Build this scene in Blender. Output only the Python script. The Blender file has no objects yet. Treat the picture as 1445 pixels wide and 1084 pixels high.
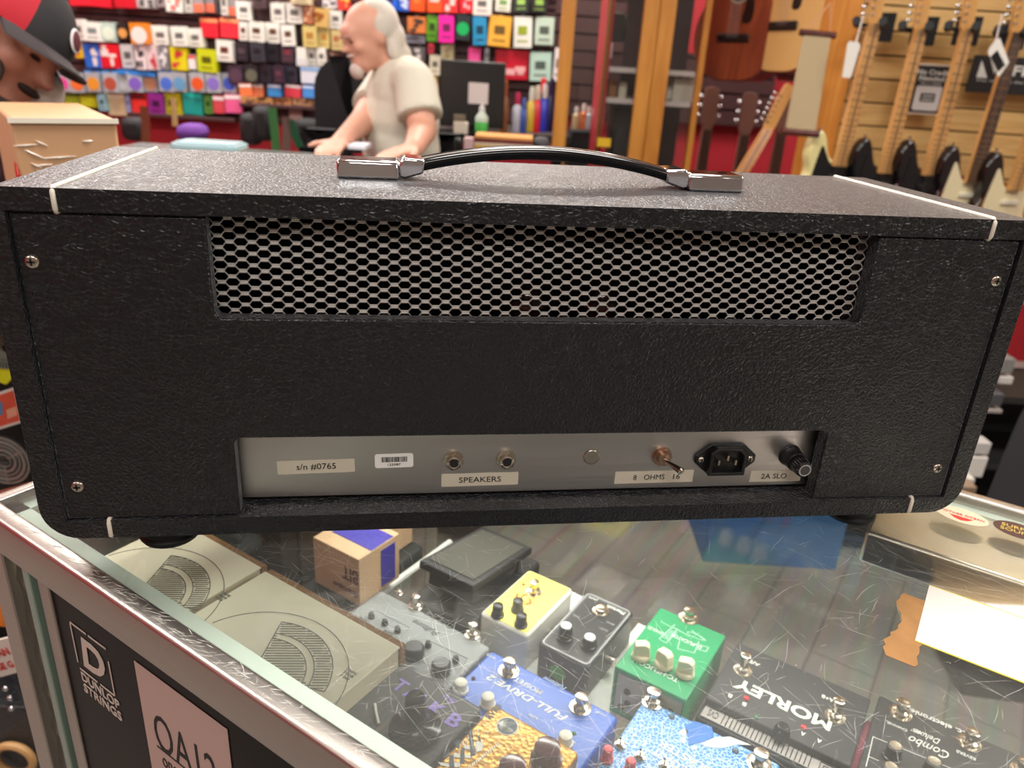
import bpy, bmesh, math, random
from mathutils import Vector, Matrix
random.seed(7)
PI = math.pi
SC = bpy.context.scene
COL = SC.collection
# ------------------------------------------------------------------ camera
W_PX, H_PX, F_PX = 1445.0, 1084.0, 1078.75
CAM = Vector((-0.1081113, -0.4748425, 0.3134143))
def _rodr(r):
    th = r.length; k = r / th
    return Matrix.Rotation(th, 3, k)
_B = Matrix(((1, 0, 0), (0, 0, -1), (0, 1, 0)))
RC = _rodr(Vector((0.397523884676888, -0.15102719525796995, 0.027806603607354038))) @ _B   # rows: right, down, forward
RIGHT, DOWN, FWD = RC[0].copy(), RC[1].copy(), RC[2].copy()
cd = bpy.data.cameras.new('camera')
cam = bpy.data.objects.new('camera', cd); COL.objects.link(cam)
cd.sensor_width = 36.0; cd.lens = F_PX / W_PX * 36.0; cd.clip_start = 0.01; cd.clip_end = 50
m = Matrix((RIGHT, -DOWN, -FWD)).transposed().to_4x4(); m.translation = CAM
cam.matrix_world = m
cd.dof.use_dof = True; cd.dof.focus_distance = 0.52; cd.dof.aperture_fstop = 8.0
SC.camera = cam
SC.view_settings.view_transform = 'Standard'; SC.view_settings.look = 'None'
SC.view_settings.gamma = 1.0; SC.view_settings.use_curve_mapping = False
SC.view_settings.exposure = 0.72
# ------------------------------------------------------------------ room frame: s to the right, d away from the camera
F2 = Vector((FWD.x, FWD.y, 0)).normalized(); R2 = Vector((F2.y, -F2.x, 0))
YAW = math.atan2(R2.y, R2.x)
def rf(s, d, z):
    return Vector((CAM.x, CAM.y, 0)) + R2 * s + F2 * d + Vector((0, 0, z))
def ray(px, py):
    return RIGHT * ((px - W_PX / 2) / F_PX) + DOWN * ((py - H_PX / 2) / F_PX) + FWD
def at(px, py, d):
    r = ray(px, py); return CAM + r * (d / r.dot(F2))
def onz(px, py, z):
    r = ray(px, py); return CAM + r * ((z - CAM.z) / r.z)
def ony(px, py, y):
    r = ray(px, py); return CAM + r * ((y - CAM.y) / r.y)
FLOOR = -1.06; CEIL = 1.75; GZ = -0.020
# case frame: u along its near edge, v across to the customers' side
CP = Vector((-0.410, 0.085)); CD = Vector((0.7457, -0.6663)).normalized(); CN = Vector((-CD.y, CD.x)); CYAW = math.atan2(CD.y, CD.x)
def cw(u, v, z):
    p = CP + CD * u + CN * v; return Vector((p.x, p.y, z))
def uv(px, py, z):
    p = onz(px, py, z); q = Vector((p.x, p.y)) - CP; return q.dot(CD), q.dot(CN)
# ------------------------------------------------------------------ world and lights
w = bpy.data.worlds.new('world'); SC.world = w; w.use_nodes = True
w.node_tree.nodes['Background'].inputs[0].default_value = (1.0, 0.96, 0.92, 1); w.node_tree.nodes['Background'].inputs[1].default_value = 0.15
def area(s, d, z, sx, sy, e, col=(1, 0.965, 0.92)):
    l = bpy.data.lights.new('ceiling_panel_light', 'AREA'); l.shape = 'RECTANGLE'; l.size = sx; l.size_y = sy; l.energy = e; l.color = col
    o = bpy.data.objects.new('ceiling_panel_light', l); COL.objects.link(o); o.location = rf(s, d, z); o.rotation_euler = (0, 0, YAW); return o
for s_ in (-1.9, 0.15, 2.3):
    for d_, e_ in ((-1.1, 14), (0.95, 26), (3.5, 34)):
        if not (s_ > 2 and d_ > 3): area(s_, d_, CEIL - 0.03, 1.2, 0.4, e_)
area(2.45, 3.25, CEIL - 0.03, 1.2, 1.1, 48)
# ------------------------------------------------------------------ materials
def lin(c):
    return tuple((x / 12.92 if x <= 0.04045 else ((x + 0.055) / 1.055) ** 2.4) for x in c)
def rgb(r, g, b): return lin((r / 255, g / 255, b / 255))
MATS = {}
def mat(name, c=(200, 200, 200), rough=0.5, metal=0.0, bump=0, bscale=200, noise=0, nscale=20, coat=0, emit=0, spec=0.5, trans=0):
    if name in MATS: return MATS[name]
    m = bpy.data.materials.new(name); m.use_nodes = True; nt = m.node_tree; b = nt.nodes['Principled BSDF']
    col = rgb(*c) + (1,)
    b.inputs['Base Color'].default_value = col; b.inputs['Roughness'].default_value = rough; b.inputs['Metallic'].default_value = metal
    b.inputs['Coat Weight'].default_value = coat; b.inputs['Specular IOR Level'].default_value = spec
    if trans: b.inputs['Transmission Weight'].default_value = trans
    if emit: b.inputs['Emission Color'].default_value = col; b.inputs['Emission Strength'].default_value = emit
    tc = nt.nodes.new('ShaderNodeTexCoord')
    if noise:
        n = nt.nodes.new('ShaderNodeTexNoise'); n.inputs['Scale'].default_value = nscale; n.inputs['Detail'].default_value = 5
        nt.links.new(tc.outputs['Object'], n.inputs['Vector'])
        mx = nt.nodes.new('ShaderNodeMix'); mx.data_type = 'RGBA'
        mx.inputs['A'].default_value = tuple(x * (1 - noise) for x in col[:3]) + (1,); mx.inputs['B'].default_value = tuple(min(1, x * (1 + noise)) for x in col[:3]) + (1,)
        nt.links.new(n.outputs['Fac'], mx.inputs['Factor']); nt.links.new(mx.outputs['Result'], b.inputs['Base Color'])
    if bump:
        n = nt.nodes.new('ShaderNodeTexNoise'); n.inputs['Scale'].default_value = bscale; n.inputs['Detail'].default_value = 4
        nt.links.new(tc.outputs['Object'], n.inputs['Vector'])
        bp = nt.nodes.new('ShaderNodeBump'); bp.inputs['Strength'].default_value = bump; bp.inputs['Distance'].default_value = 0.001
        nt.links.new(n.outputs['Fac'], bp.inputs['Height']); nt.links.new(bp.outputs['Normal'], b.inputs['Normal'])
    MATS[name] = m; return m
def cm(c, rough=0.5, **k):      # plain colour material, cached by colour
    return mat('paint_%d_%d_%d_%d' % (c[0], c[1], c[2], int(rough * 100)) + ('_m' if k.get('metal') else ''), c, rough, **k)
def nodes_of(m): return m.node_tree.nodes, m.node_tree.links, m.node_tree.nodes['Principled BSDF']
# black pebbled vinyl
def leatherette():
    m = mat('black_vinyl', (15, 15, 18), 0.30, spec=0.6); N, L, b = nodes_of(m)
    b.inputs['Sheen Weight'].default_value = 0.42; b.inputs['Sheen Tint'].default_value = (0.93, 0.96, 1.0, 1); b.inputs['Sheen Roughness'].default_value = 0.35
    tc = N.new('ShaderNodeTexCoord'); nz = N.new('ShaderNodeTexNoise'); nz.inputs['Scale'].default_value = 90; nz.inputs['Detail'].default_value = 2
    L.new(tc.outputs['Object'], nz.inputs['Vector'])
    mp = N.new('ShaderNodeVectorMath'); mp.operation = 'SCALE'; mp.inputs['Scale'].default_value = 0.007
    L.new(nz.outputs['Color'], mp.inputs[0])
    ad = N.new('ShaderNodeVectorMath'); ad.operation = 'ADD'; L.new(tc.outputs['Object'], ad.inputs[0]); L.new(mp.outputs[0], ad.inputs[1])
    vo = N.new('ShaderNodeTexVoronoi'); vo.feature = 'DISTANCE_TO_EDGE'; vo.inputs['Scale'].default_value = 300
    L.new(ad.outputs[0], vo.inputs['Vector'])
    mr = N.new('ShaderNodeMapRange'); mr.inputs['From Max'].default_value = 0.28; mr.inputs['To Max'].default_value = 1.0; L.new(vo.outputs['Distance'], mr.inputs['Value'])
    n2 = N.new('ShaderNodeTexNoise'); n2.inputs['Scale'].default_value = 420; n2.inputs['Detail'].default_value = 3; L.new(tc.outputs['Object'], n2.inputs['Vector'])
    mu = N.new('ShaderNodeMath'); mu.operation = 'MULTIPLY_ADD'; mu.inputs[1].default_value = 0.5; L.new(n2.outputs['Fac'], mu.inputs[0]); L.new(mr.outputs[0], mu.inputs[2])
    bp = N.new('ShaderNodeBump'); bp.inputs['Strength'].default_value = 0.6; bp.inputs['Distance'].default_value = 0.0006
    L.new(mu.outputs[0], bp.inputs['Height']); L.new(bp.outputs[0], b.inputs['Normal'])
    return m
VINYL = leatherette()
def brushed(name, c, rough, axis=(1, 60, 60), scale=6):
    m = mat(name, c, rough, 1.0); N, L, b = nodes_of(m)
    tc = N.new('ShaderNodeTexCoord'); mp = N.new('ShaderNodeMapping'); mp.inputs['Scale'].default_value = axis; L.new(tc.outputs['Object'], mp.inputs[0])
    n = N.new('ShaderNodeTexNoise'); n.inputs['Scale'].default_value = scale; n.inputs['Detail'].default_value = 6; L.new(mp.outputs[0], n.inputs['Vector'])
    mr = N.new('ShaderNodeMapRange'); mr.inputs['To Min'].default_value = rough * 0.75; mr.inputs['To Max'].default_value = min(1, rough * 1.35); L.new(n.outputs['Fac'], mr.inputs['Value']); L.new(mr.outputs[0], b.inputs['Roughness'])
    bp = N.new('ShaderNodeBump'); bp.inputs['Strength'].default_value = 0.15; bp.inputs['Distance'].default_value = 0.0004; L.new(n.outputs['Fac'], bp.inputs['Height']); L.new(bp.outputs[0], b.inputs['Normal'])
    return m
ALU = brushed('worn_aluminium', (190, 182, 174), 0.34, (2, 40, 40), 10)
STEEL = brushed('brushed_chassis', (196, 192, 188), 0.36)
CHROME = mat('chrome', (225, 225, 228), 0.08, 1.0)
NICKEL = mat('nickel', (205, 195, 180), 0.2, 1.0)
BLACKP = mat('black_plastic', (18, 18, 19), 0.3)
BLACKM = mat('black_matte', (20, 20, 21), 0.75)
RUBBER = mat('rubber', (16, 16, 17), 0.6, bump=0.3)
def glassmat(name, tint, rough=0.0, ior=1.5, dirt=0.0):
    m = bpy.data.materials.new(name); m.use_nodes = True; nt = m.node_tree; N = nt.nodes; L = nt.links; N.clear()
    o = N.new('ShaderNodeOutputMaterial'); t = N.new('ShaderNodeBsdfTransparent'); t.inputs[0].default_value = tint + (1,)
    g = N.new('ShaderNodeBsdfGlossy'); g.inputs['Roughness'].default_value = rough
    lw = N.new('ShaderNodeLayerWeight'); lw.inputs['Blend'].default_value = 0.5; pw = N.new('ShaderNodeMath'); pw.operation = 'POWER'; pw.inputs[1].default_value = 5; L.new(lw.outputs['Facing'], pw.inputs[0])
    f = N.new('ShaderNodeMath'); f.operation = 'MULTIPLY_ADD'; f.inputs[1].default_value = 0.96; f.inputs[2].default_value = 0.04; L.new(pw.outputs[0], f.inputs[0]); x = N.new('ShaderNodeMixShader')
    L.new(f.outputs[0], x.inputs[0]); L.new(t.outputs[0], x.inputs[1]); L.new(g.outputs[0], x.inputs[2])
    last = x
    if dirt:
        d = N.new('ShaderNodeBsdfDiffuse'); d.inputs[0].default_value = (0.8, 0.8, 0.76, 1)
        tc = N.new('ShaderNodeTexCoord'); nz = N.new('ShaderNodeTexNoise'); nz.inputs['Scale'].default_value = 9; nz.inputs['Detail'].default_value = 6; L.new(tc.outputs['Object'], nz.inputs['Vector'])
        mu = N.new('ShaderNodeMath'); mu.operation = 'MULTIPLY'; mu.inputs[1].default_value = dirt * 2; L.new(nz.outputs['Fac'], mu.inputs[0])
        y = N.new('ShaderNodeMixShader'); L.new(mu.outputs[0], y.inputs[0]); L.new(x.outputs[0], y.inputs[1]); L.new(d.outputs[0], y.inputs[2]); last = y
    L.new(last.outputs[0], o.inputs[0]); MATS[name] = m; return m
GLASS_TOP = glassmat('case_top_glass', (0.95, 0.97, 0.95), 0.0, 1.5, 0.04)
GLASS = glassmat('clear_glass', (0.97, 0.985, 0.97), 0.0, 1.5, 0.004)
def woodmat(name, c1, c2, scale=(1, 1, 8), dist=3.0, rough=0.45, nscale=3):
    m = mat(name, c1, rough); N, L, b = nodes_of(m)
    tc = N.new('ShaderNodeTexCoord'); mp = N.new('ShaderNodeMapping'); mp.inputs['Scale'].default_value = scale; L.new(tc.outputs['Object'], mp.inputs[0])
    n = N.new('ShaderNodeTexNoise'); n.inputs['Scale'].default_value = nscale; n.inputs['Detail'].default_value = 6; n.inputs['Distortion'].default_value = dist; L.new(mp.outputs[0], n.inputs['Vector'])
    cr = N.new('ShaderNodeValToRGB'); cr.color_ramp.elements[0].color = rgb(*c1) + (1,); cr.color_ramp.elements[1].color = rgb(*c2) + (1,)
    cr.color_ramp.elements[0].position = 0.3; cr.color_ramp.elements[1].position = 0.7
    L.new(n.outputs['Fac'], cr.inputs[0]); L.new(cr.outputs[0], b.inputs['Base Color']); return m
MAPLE = woodmat('maple_slat', (205, 160, 95), (228, 188, 122), (6, 6, 60), 1.0, 0.5, 0.6)
OAK = woodmat('oak_post', (188, 120, 44), (214, 150, 66), (9, 9, 1), 1.5, 0.4, 2)
NECKM = woodmat('maple_neck', (205, 148, 84), (222, 168, 102), (30, 30, 2), 1.0, 0.35, 2)
ROSE = woodmat('rosewood', (58, 36, 28), (84, 54, 40), (30, 30, 2), 1.0, 0.5, 2)
# ------------------------------------------------------------------ mesh helpers
class MB:
    def __init__(s): s.v = []; s.f = []; s.mi = []
    def add(s, vs, fs, mi=0, M=None):
        k = len(s.v)
        s.v += [tuple(M @ Vector(v)) if M else tuple(v) for v in vs]
        s.f += [tuple(i + k for i in f) for f in fs]; s.mi += [mi] * len(fs); return s
    def box(s, c, d, mi=0, M=None, rz=0):
        x, y, z = d[0] / 2, d[1] / 2, d[2] / 2
        vs = [Vector((a * x, b_ * y, c_ * z)) for a in (-1, 1) for b_ in (-1, 1) for c_ in (-1, 1)]
        if rz: R = Matrix.Rotation(rz, 3, 'Z'); vs = [R @ v for v in vs]
        vs = [v + Vector(c) for v in vs]
        return s.add(vs, [(0, 1, 3, 2), (4, 6, 7, 5), (0, 4, 5, 1), (2, 3, 7, 6), (0, 2, 6, 4), (1, 5, 7, 3)], mi, M)
    def prism(s, pts, z0, z1, mi=0, M=None, plane='xy'):
        n = len(pts)
        def P(p, z):
            return (p[0], p[1], z) if plane == 'xy' else ((p[0], z, p[1]) if plane == 'xz' else (z, p[0], p[1]))
        vs = [P(p, z0) for p in pts] + [P(p, z1) for p in pts]
        fs = [tuple(reversed(range(n))), tuple(range(n, 2 * n))]
        fs += [(i, (i + 1) % n, (i + 1) % n + n, i + n) for i in range(n)]
        return s.add(vs, fs, mi, M)
    def tube(s, path, r, seg=8, mi=0, M=None, closed=False, caps=True):
        path = [Vector(p) for p in path]; n = len(path); rs = r if isinstance(r, (list, tuple)) else [r] * n
        vs = []; up = None
        for i, p in enumerate(path):
            a = path[(i - 1) % n] if (closed or i > 0) else p; b_ = path[(i + 1) % n] if (closed or i < n - 1) else p
            t = (b_ - a).normalized()
            if up is None: up = Vector((0, 0, 1)) if abs(t.z) < 0.9 else Vector((1, 0, 0))
            x = t.cross(up)
            if x.length < 1e-6: x = t.cross(Vector((0, 1, 0)))
            x.normalize(); y = x.cross(t); up = y
            vs += [p + (x * math.cos(2 * PI * k / seg) + y * math.sin(2 * PI * k / seg)) * rs[i] for k in range(seg)]
        fs = []
        for i in range(n if closed else n - 1):
            j = (i + 1) % n
            fs += [(i * seg + k, i * seg + (k + 1) % seg, j * seg + (k + 1) % seg, j * seg + k) for k in range(seg)]
        if not closed and caps: fs += [tuple(reversed(range(seg))), tuple((n - 1) * seg + k for k in range(seg))]
        return s.add(vs, fs, mi, M)
    def cyl(s, p0, p1, r0, r1=None, seg=20, mi=0, M=None):
        return s.tube([p0, p1], [r0, r0 if r1 is None else r1], seg, mi, M)
    def lathe(s, prof, c=(0, 0, 0), seg=24, mi=0, M=None, sx=1, sy=1):
        vs = []; n = len(prof)
        for r, z in prof: vs += [(c[0] + sx * r * math.cos(2 * PI * k / seg), c[1] + sy * r * math.sin(2 * PI * k / seg), c[2] + z) for k in range(seg)]
        fs = [(i * seg + k, i * seg + (k + 1) % seg, (i + 1) * seg + (k + 1) % seg, (i + 1) * seg + k) for i in range(n - 1) for k in range(seg)]
        fs += [tuple(reversed(range(seg))), tuple((n - 1) * seg + k for k in range(seg))]
        return s.add(vs, fs, mi, M)
    def ell(s, c, r, seg=16, rings=10, mi=0, M=None, R=None):
        prof = []; vs = []
        for i in range(rings + 1):
            a = -PI / 2 + PI * i / rings; q = max(math.cos(a), 0.02)
            for k in range(seg):
                v = Vector((r[0] * q * math.cos(2 * PI * k / seg), r[1] * q * math.sin(2 * PI * k / seg), r[2] * math.sin(a)))
                if R: v = R @ v
                vs.append(v + Vector(c))
        fs = [(i * seg + k, i * seg + (k + 1) % seg, (i + 1) * seg + (k + 1) % seg, (i + 1) * seg + k) for i in range(rings) for k in range(seg)]
        fs += [tuple(reversed(range(seg))), tuple(rings * seg + k for k in range(seg))]
        return s.add(vs, fs, mi, M)
    def build(s, name, mats, parent=None, smooth=None, bevel=0, seg=2, remesh=0, sm=0):
        me = bpy.data.meshes.new(name); me.from_pydata(s.v, [], s.f)
        if not isinstance(mats, (list, tuple)): mats = [mats]
        for q in mats: me.materials.append(q)
        if len(mats) > 1: me.polygons.foreach_set('material_index', s.mi)
        bm = bmesh.new(); bm.from_mesh(me); bmesh.ops.recalc_face_normals(bm, faces=bm.faces); bm.to_mesh(me); bm.free()
        o = bpy.data.objects.new(name, me); COL.objects.link(o)
        if parent: o.parent = parent
        if remesh:
            q = o.modifiers.new('remesh', 'REMESH'); q.mode = 'VOXEL'; q.voxel_size = remesh; q.use_smooth_shade = True
            q = o.modifiers.new('smooth', 'SMOOTH'); q.factor = 0.6; q.iterations = sm or 4
        if bevel:
            q = o.modifiers.new('bevel', 'BEVEL'); q.width = bevel; q.segments = seg; q.limit_method = 'ANGLE'; q.angle_limit = math.radians(35); q.harden_normals = False
        if smooth is None: smooth = 40
        if smooth: me.shade_smooth(); me.set_sharp_from_angle(angle=math.radians(smooth))
        return o
def tag(o, label, cat, group=None, kind=None):
    o['label'] = label; o['category'] = cat
    if group: o['group'] = group
    if kind: o['kind'] = kind
    return o
def thing(name, label, cat, loc, rz=0, group=None, mw=None):
    o = bpy.data.objects.new(name, None); COL.objects.link(o); o.empty_display_size = 0.02
    if mw is not None: o.matrix_world = mw
    else: o.location = loc; o.rotation_euler = (0, 0, rz)
    bpy.context.view_layer.update()
    return tag(o, label, cat, group)
def struct(o): o['kind'] = 'structure'; return o
def rrect(x0, y0, x1, y1, r, n=5):
    pts = []
    rr = r if isinstance(r, (list, tuple)) else [r] * 4     # BL BR TR TL
    for (cx, cy, a0, q) in ((x0 + rr[0], y0 + rr[0], PI, rr[0]), (x1 - rr[1], y0 + rr[1], 1.5 * PI, rr[1]), (x1 - rr[2], y1 - rr[2], 0, rr[2]), (x0 + rr[3], y1 - rr[3], PI / 2, rr[3])):
        if q == 0: pts.append((cx, cy)); continue
        for k in range(n + 1): a = a0 + PI / 2 * k / n; pts.append((cx + q * math.cos(a), cy + q * math.sin(a)))
    return pts
def text(name, body, m, parent, c, w_, h_, rot=(0, 0, 0), depth=0.0004, bold=0.0, shear=0.0, space=1.0):
    """writing fitted into w_ x h_ metres around c, lying in the parent's xy plane turned by rot"""
    cu = bpy.data.curves.new(name, 'FONT'); cu.body = body; cu.align_x = 'CENTER'; cu.align_y = 'CENTER'; cu.offset = bold; cu.shear = shear; cu.space_character = space; cu.resolution_u = 3; cu.extrude = 0.01
    t = bpy.data.objects.new(name, cu); COL.objects.link(t); bpy.context.view_layer.update()
    me = bpy.data.meshes.new_from_object(t.evaluated_get(bpy.context.evaluated_depsgraph_get()))
    bpy.data.objects.remove(t)
    xs = [v.co.x for v in me.vertices]; ys = [v.co.y for v in me.vertices]
    x0, x1, y0, y1 = min(xs), max(xs), min(ys), max(ys)
    for v in me.vertices:
        v.co = Vector(((v.co.x - (x0 + x1) / 2) * w_ / (x1 - x0), (v.co.y - (y0 + y1) / 2) * h_ / (y1 - y0), v.co.z * depth / 0.01))
    me.materials.clear(); me.materials.append(m)
    o = bpy.data.objects.new(name, me); COL.objects.link(o); o.parent = parent; o.location = c
    o.rotation_euler = rot if len(rot) == 3 else (0, 0, 0)
    return o
UPR = (PI / 2, 0, 0)       # writing standing upright, read from the -y side
# ================================================================== AMPLIFIER HEAD
AH, AT, AW, AD = 0.235, 0.0135, 0.342, 0.212
amp = thing('amplifier_head', 'large black vinyl guitar amplifier head seen from its rear, standing on the glass counter', 'amplifier', (0, 0, 0))
CREAM = mat('cream_piping', (232, 222, 205), 0.5)
def build_cabinet():
    b = MB(); o = rrect(-AW, 0, AW, AH, [0.024, 0.024, 0.012, 0.012], 7); i = []
    x0, z0, x1, z1 = -AW + AT + 0.001, AT, AW - AT - 0.001, AH - AT
    n = len(o)
    # matching inner loop: project the outer one on the inner rectangle
    for (x, z) in o: i.append((max(x0, min(x1, x)), max(z0, min(z1, z))))
    vs = []
    for y in (0.0, AD): vs += [(x, y, z) for x, z in o] + [(x, y, z) for x, z in i]
    fs = []
    for k in range(n):
        j = (k + 1) % n
        fs.append((k, j, n + j, n + k)); fs.append((2 * n + k, 2 * n + j, 3 * n + j, 3 * n + k))
        fs.append((k, j, 2 * n + j, 2 * n + k)); fs.append((n + k, n + j, 3 * n + j, 3 * n + k))
    b.add(vs, fs)
    ob = b.build('cabinet', VINYL, amp, bevel=0.0018, seg=3)
    bm = bmesh.new(); bm.from_mesh(ob.data); bmesh.ops.remove_doubles(bm, verts=bm.verts, dist=1e-5); bmesh.ops.dissolve_degenerate(bm, edges=bm.edges, dist=1e-5); bmesh.ops.recalc_face_normals(bm, faces=bm.faces); bm.to_mesh(ob.data); bm.free()
    f = MB(); f.box((0, AD - 0.018, AH / 2), (2 * (AW - AT) - 0.004, 0.008, AH - 2 * AT - 0.002)); f.build('front_baffle', BLACKM, amp)
build_cabinet()
for sx in (-1, 1):
    b = MB(); x = sx * 0.3; r = 0.0015; e = 0.0002
    b.tube([(x, 0.006, AH - AT - e), (x, 0.001, AH - AT - e), (x, -e, AH - AT + 0.002), (x, -e, AH - 0.002), (x, 0.002, AH + e), (x, AD - 0.002, AH + e), (x, AD + e, AH - 0.002), (x, AD + e, 0.002), (x, AD - 0.002, -e), (x, 0.002, -e), (x, -e, 0.002), (x, -e, AT - 0.002), (x, 0.001, AT + e), (x, 0.006, AT + e)], r, 8)
    b.build('piping', CREAM, amp, smooth=60)
# rear panel with the vent cut from its top edge and the control cut from its bottom edge
PX, PZ0, PZ1 = 0.3262, AT + 0.001, AH - AT - 0.0012
def fil(cx, cz, r, a0, a1, n=4):
    return [(cx + r * math.cos(math.radians(a0 + (a1 - a0) * k / n)), cz + r * math.sin(math.radians(a0 + (a1 - a0) * k / n))) for k in range(n + 1)]
r_ = 0.005; vx, vz = 0.219, 0.1575; gx, gz = 0.2145, 0.0735
outl = [(-PX, PZ0), (-gx, PZ0)] + fil(-gx + r_, gz - r_, r_, 180, 90) + fil(gx - r_, gz - r_, r_, 90, 0) + [(gx, PZ0), (PX, PZ0), (PX, PZ1), (vx, PZ1)] + \
    fil(vx - r_, vz + r_, r_, 0, -90) + fil(-vx + r_, vz + r_, r_, -90, -180) + [(-vx, PZ1), (-PX, PZ1)]
MB().prism(outl, 0.0022, 0.0142, plane='xz').build('rear_panel', VINYL, amp, bevel=0.0012, seg=2)
# expanded metal vent
def grille():
    b = MB(); p, h, a, t = 0.0135, 0.0037, 0.00125, 0.0013; y0 = 0.0168; fl = 0.0046; sl = (p - 2 * fl) / 2; tl = math.radians(38)
    q1 = Vector((0, -math.sin(tl), math.cos(tl)))      # normal of the strand's lit face
    q2 = Vector((0, math.cos(tl), math.sin(tl)))
    for j in range(-1, 21):
        z0 = 0.1530 + j * h; ph = (j % 2) * p / 2; pts = []
        k = -18
        while k < 18:
            x = k * p + ph; pts += [(x - fl / 2, z0 + a), (x + fl / 2, z0 + a), (x + fl / 2 + sl, z0 - a), (x + fl / 2 + sl + fl, z0 - a)]; k += 1
        pts = [q for q in pts if abs(q[0]) < 0.2235]
        if z0 > 0.2222: continue
        vs = []
        for x, z in pts:
            c = Vector((x, y0, min(z, 0.2212)))
            for u_, w_ in ((-1, -1), (1, -1), (1, 1), (-1, 1)): vs.append(c + q2 * (u_ * 0.00062) + q1 * (w_ * 0.00045) + Vector((0, 0, 0)))
        n = len(pts)
        b.add(vs, [(4 * i + k_, 4 * i + (k_ + 1) % 4, 4 * i + 4 + (k_ + 1) % 4, 4 * i + 4 + k_) for i in range(n - 1) for k_ in range(4)] + [(0, 1, 2, 3), (4 * n - 4, 4 * n - 3, 4 * n - 2, 4 * n - 1)])
    return b.build('vent_grille', mat('galvanised_mesh', (235, 231, 226), 0.38, 0.7), amp, smooth=0)
grille()
# chassis and its parts
b = MB(); b.box((0, 0.0215, 0.0485), (0.445, 0.003, 0.063)); b.box((0, 0.06, 0.0485), (0.44, 0.078, 0.055)); b.build('chassis', STEEL, amp, bevel=0.0005)
CY = 0.020
def hexp(r, a=0): return [(r * math.cos(a + PI / 3 * k), r * math.sin(a + PI / 3 * k)) for k in range(6)]
def ycyl(b, x, z, y0, y1, r0, r1=None, seg=20, mi=0): b.cyl((x, y0, z), (x, y1, z), r0, r1, seg, mi)
for x in (-0.0655, -0.0265):
    b = MB(); z = 0.0448
    ycyl(b, x, z, CY, CY - 0.0012, 0.0078)
    b.prism([(x + px_, z + pz_) for px_, pz_ in hexp(0.0072, 0.3)], CY - 0.0012, CY - 0.0036, plane='xz')
    b.tube([(x + 0.0042 * math.cos(2 * PI * k / 20), CY - 0.0052, z + 0.0042 * math.sin(2 * PI * k / 20)) for k in range(20)], 0.0011, 6, closed=True)
    ycyl(b, x, z, CY - 0.003, CY - 0.0052, 0.0050)
    j = b.build('speaker_jack', NICKEL, amp)
    h = MB(); ycyl(h, x, z, CY - 0.0050, CY - 0.00535, 0.0034); h.build('jack_hole', BLACKM, j)
b = MB(); ycyl(b, 0.0385, 0.0455, CY, CY - 0.0014, 0.0066, 0.0058, 28); b.build('hole_plug', NICKEL, amp, bevel=0.0004)
b = MB(); x, z = 0.0935, 0.0452
ycyl(b, x, z, CY, CY - 0.001, 0.0078); b.prism([(x + p[0], z + p[1]) for p in hexp(0.0074, 0.1)], CY - 0.001, CY - 0.0035, plane='xz'); ycyl(b, x, z, CY - 0.003, CY - 0.0075, 0.0048)
ts = b.build('toggle_switch', mat('copper_nickel', (190, 160, 140), 0.25, 1.0), amp)
b = MB(); b.tube([(x, CY - 0.007, z), (x + 0.0035, CY - 0.013, z - 0.0005), (x + 0.008, CY - 0.022, z - 0.0012), (x + 0.0085, CY - 0.0232, z - 0.0013)], [0.0017, 0.0021, 0.0029, 0.0016], 12); b.build('lever', NICKEL, ts)
# mains inlet
ix, iz = 0.1445, 0.0428
b = MB(); b.prism([(ix - 0.0245, iz + 0.003), (ix - 0.0245, iz - 0.003), (ix - 0.0135, iz - 0.0125), (ix + 0.0135, iz - 0.0125), (ix + 0.0245, iz - 0.003), (ix + 0.0245, iz + 0.003), (ix + 0.0135, iz + 0.0125), (ix - 0.0135, iz + 0.0125)], CY, CY - 0.0028, plane='xz')
def ring(b, out, inn, y0, y1):
    n = len(out); vs = [(p[0], y0, p[1]) for p in out] + [(p[0], y1, p[1]) for p in out] + [(p[0], y1, p[1]) for p in inn] + [(p[0], y0, p[1]) for p in inn]
    fs = []
    for k in range(n):
        j = (k + 1) % n
        for q in range(3): fs.append((q * n + k, q * n + j, (q + 1) * n + j, (q + 1) * n + k))
    b.add(vs, fs)
def sock(w_, h_, c): return [(ix - w_, iz - h_), (ix + w_, iz - h_), (ix + w_, iz + h_ - c), (ix + w_ - c, iz + h_), (ix - w_ + c, iz + h_), (ix - w_, iz + h_ - c)]
ring(b, sock(0.0148, 0.0116, 0.0045), sock(0.0122, 0.0090, 0.0040), CY, CY - 0.0085)
inl = b.build('power_inlet', BLACKP, amp, bevel=0.0007)
b = MB()
for dx, dz in ((-0.0068, -0.001), (0, 0.003), (0.0068, -0.001)): b.box((ix + dx, CY - 0.0045, iz + dz), (0.0016, 0.005, 0.0042))
b.build('contact_pin', NICKEL, inl)
def screw(x, z, y, r, parent):
    b = MB()
    b.add([(v[0] + x, y - v[2], v[1] + z) for v in [(rr * math.cos(2 * PI * k / 20), rr * math.sin(2 * PI * k / 20), h) for rr, h in ((r, 0), (r, 0.0006), (r * 0.8, 0.0014), (r * 0.45, 0.0018)) for k in range(20)]],
          [(i * 20 + k, i * 20 + (k + 1) % 20, (i + 1) * 20 + (k + 1) % 20, (i + 1) * 20 + k) for i in range(3) for k in range(20)] + [tuple(60 + k for k in range(20))])
    s_ = b.build('screw', NICKEL, parent, smooth=60)
    c = MB(); c.box((x, y - 0.00185, z), (r * 1.05, 0.0004, r * 0.26), M=None); c.box((x, y - 0.00185, z), (r * 0.26, 0.0004, r * 1.05)); c.build('cross_slot', BLACKM, s_)
for dx in (-0.0198, 0.0198): screw(ix + dx, iz, CY - 0.0028, 0.0029, inl)
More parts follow.
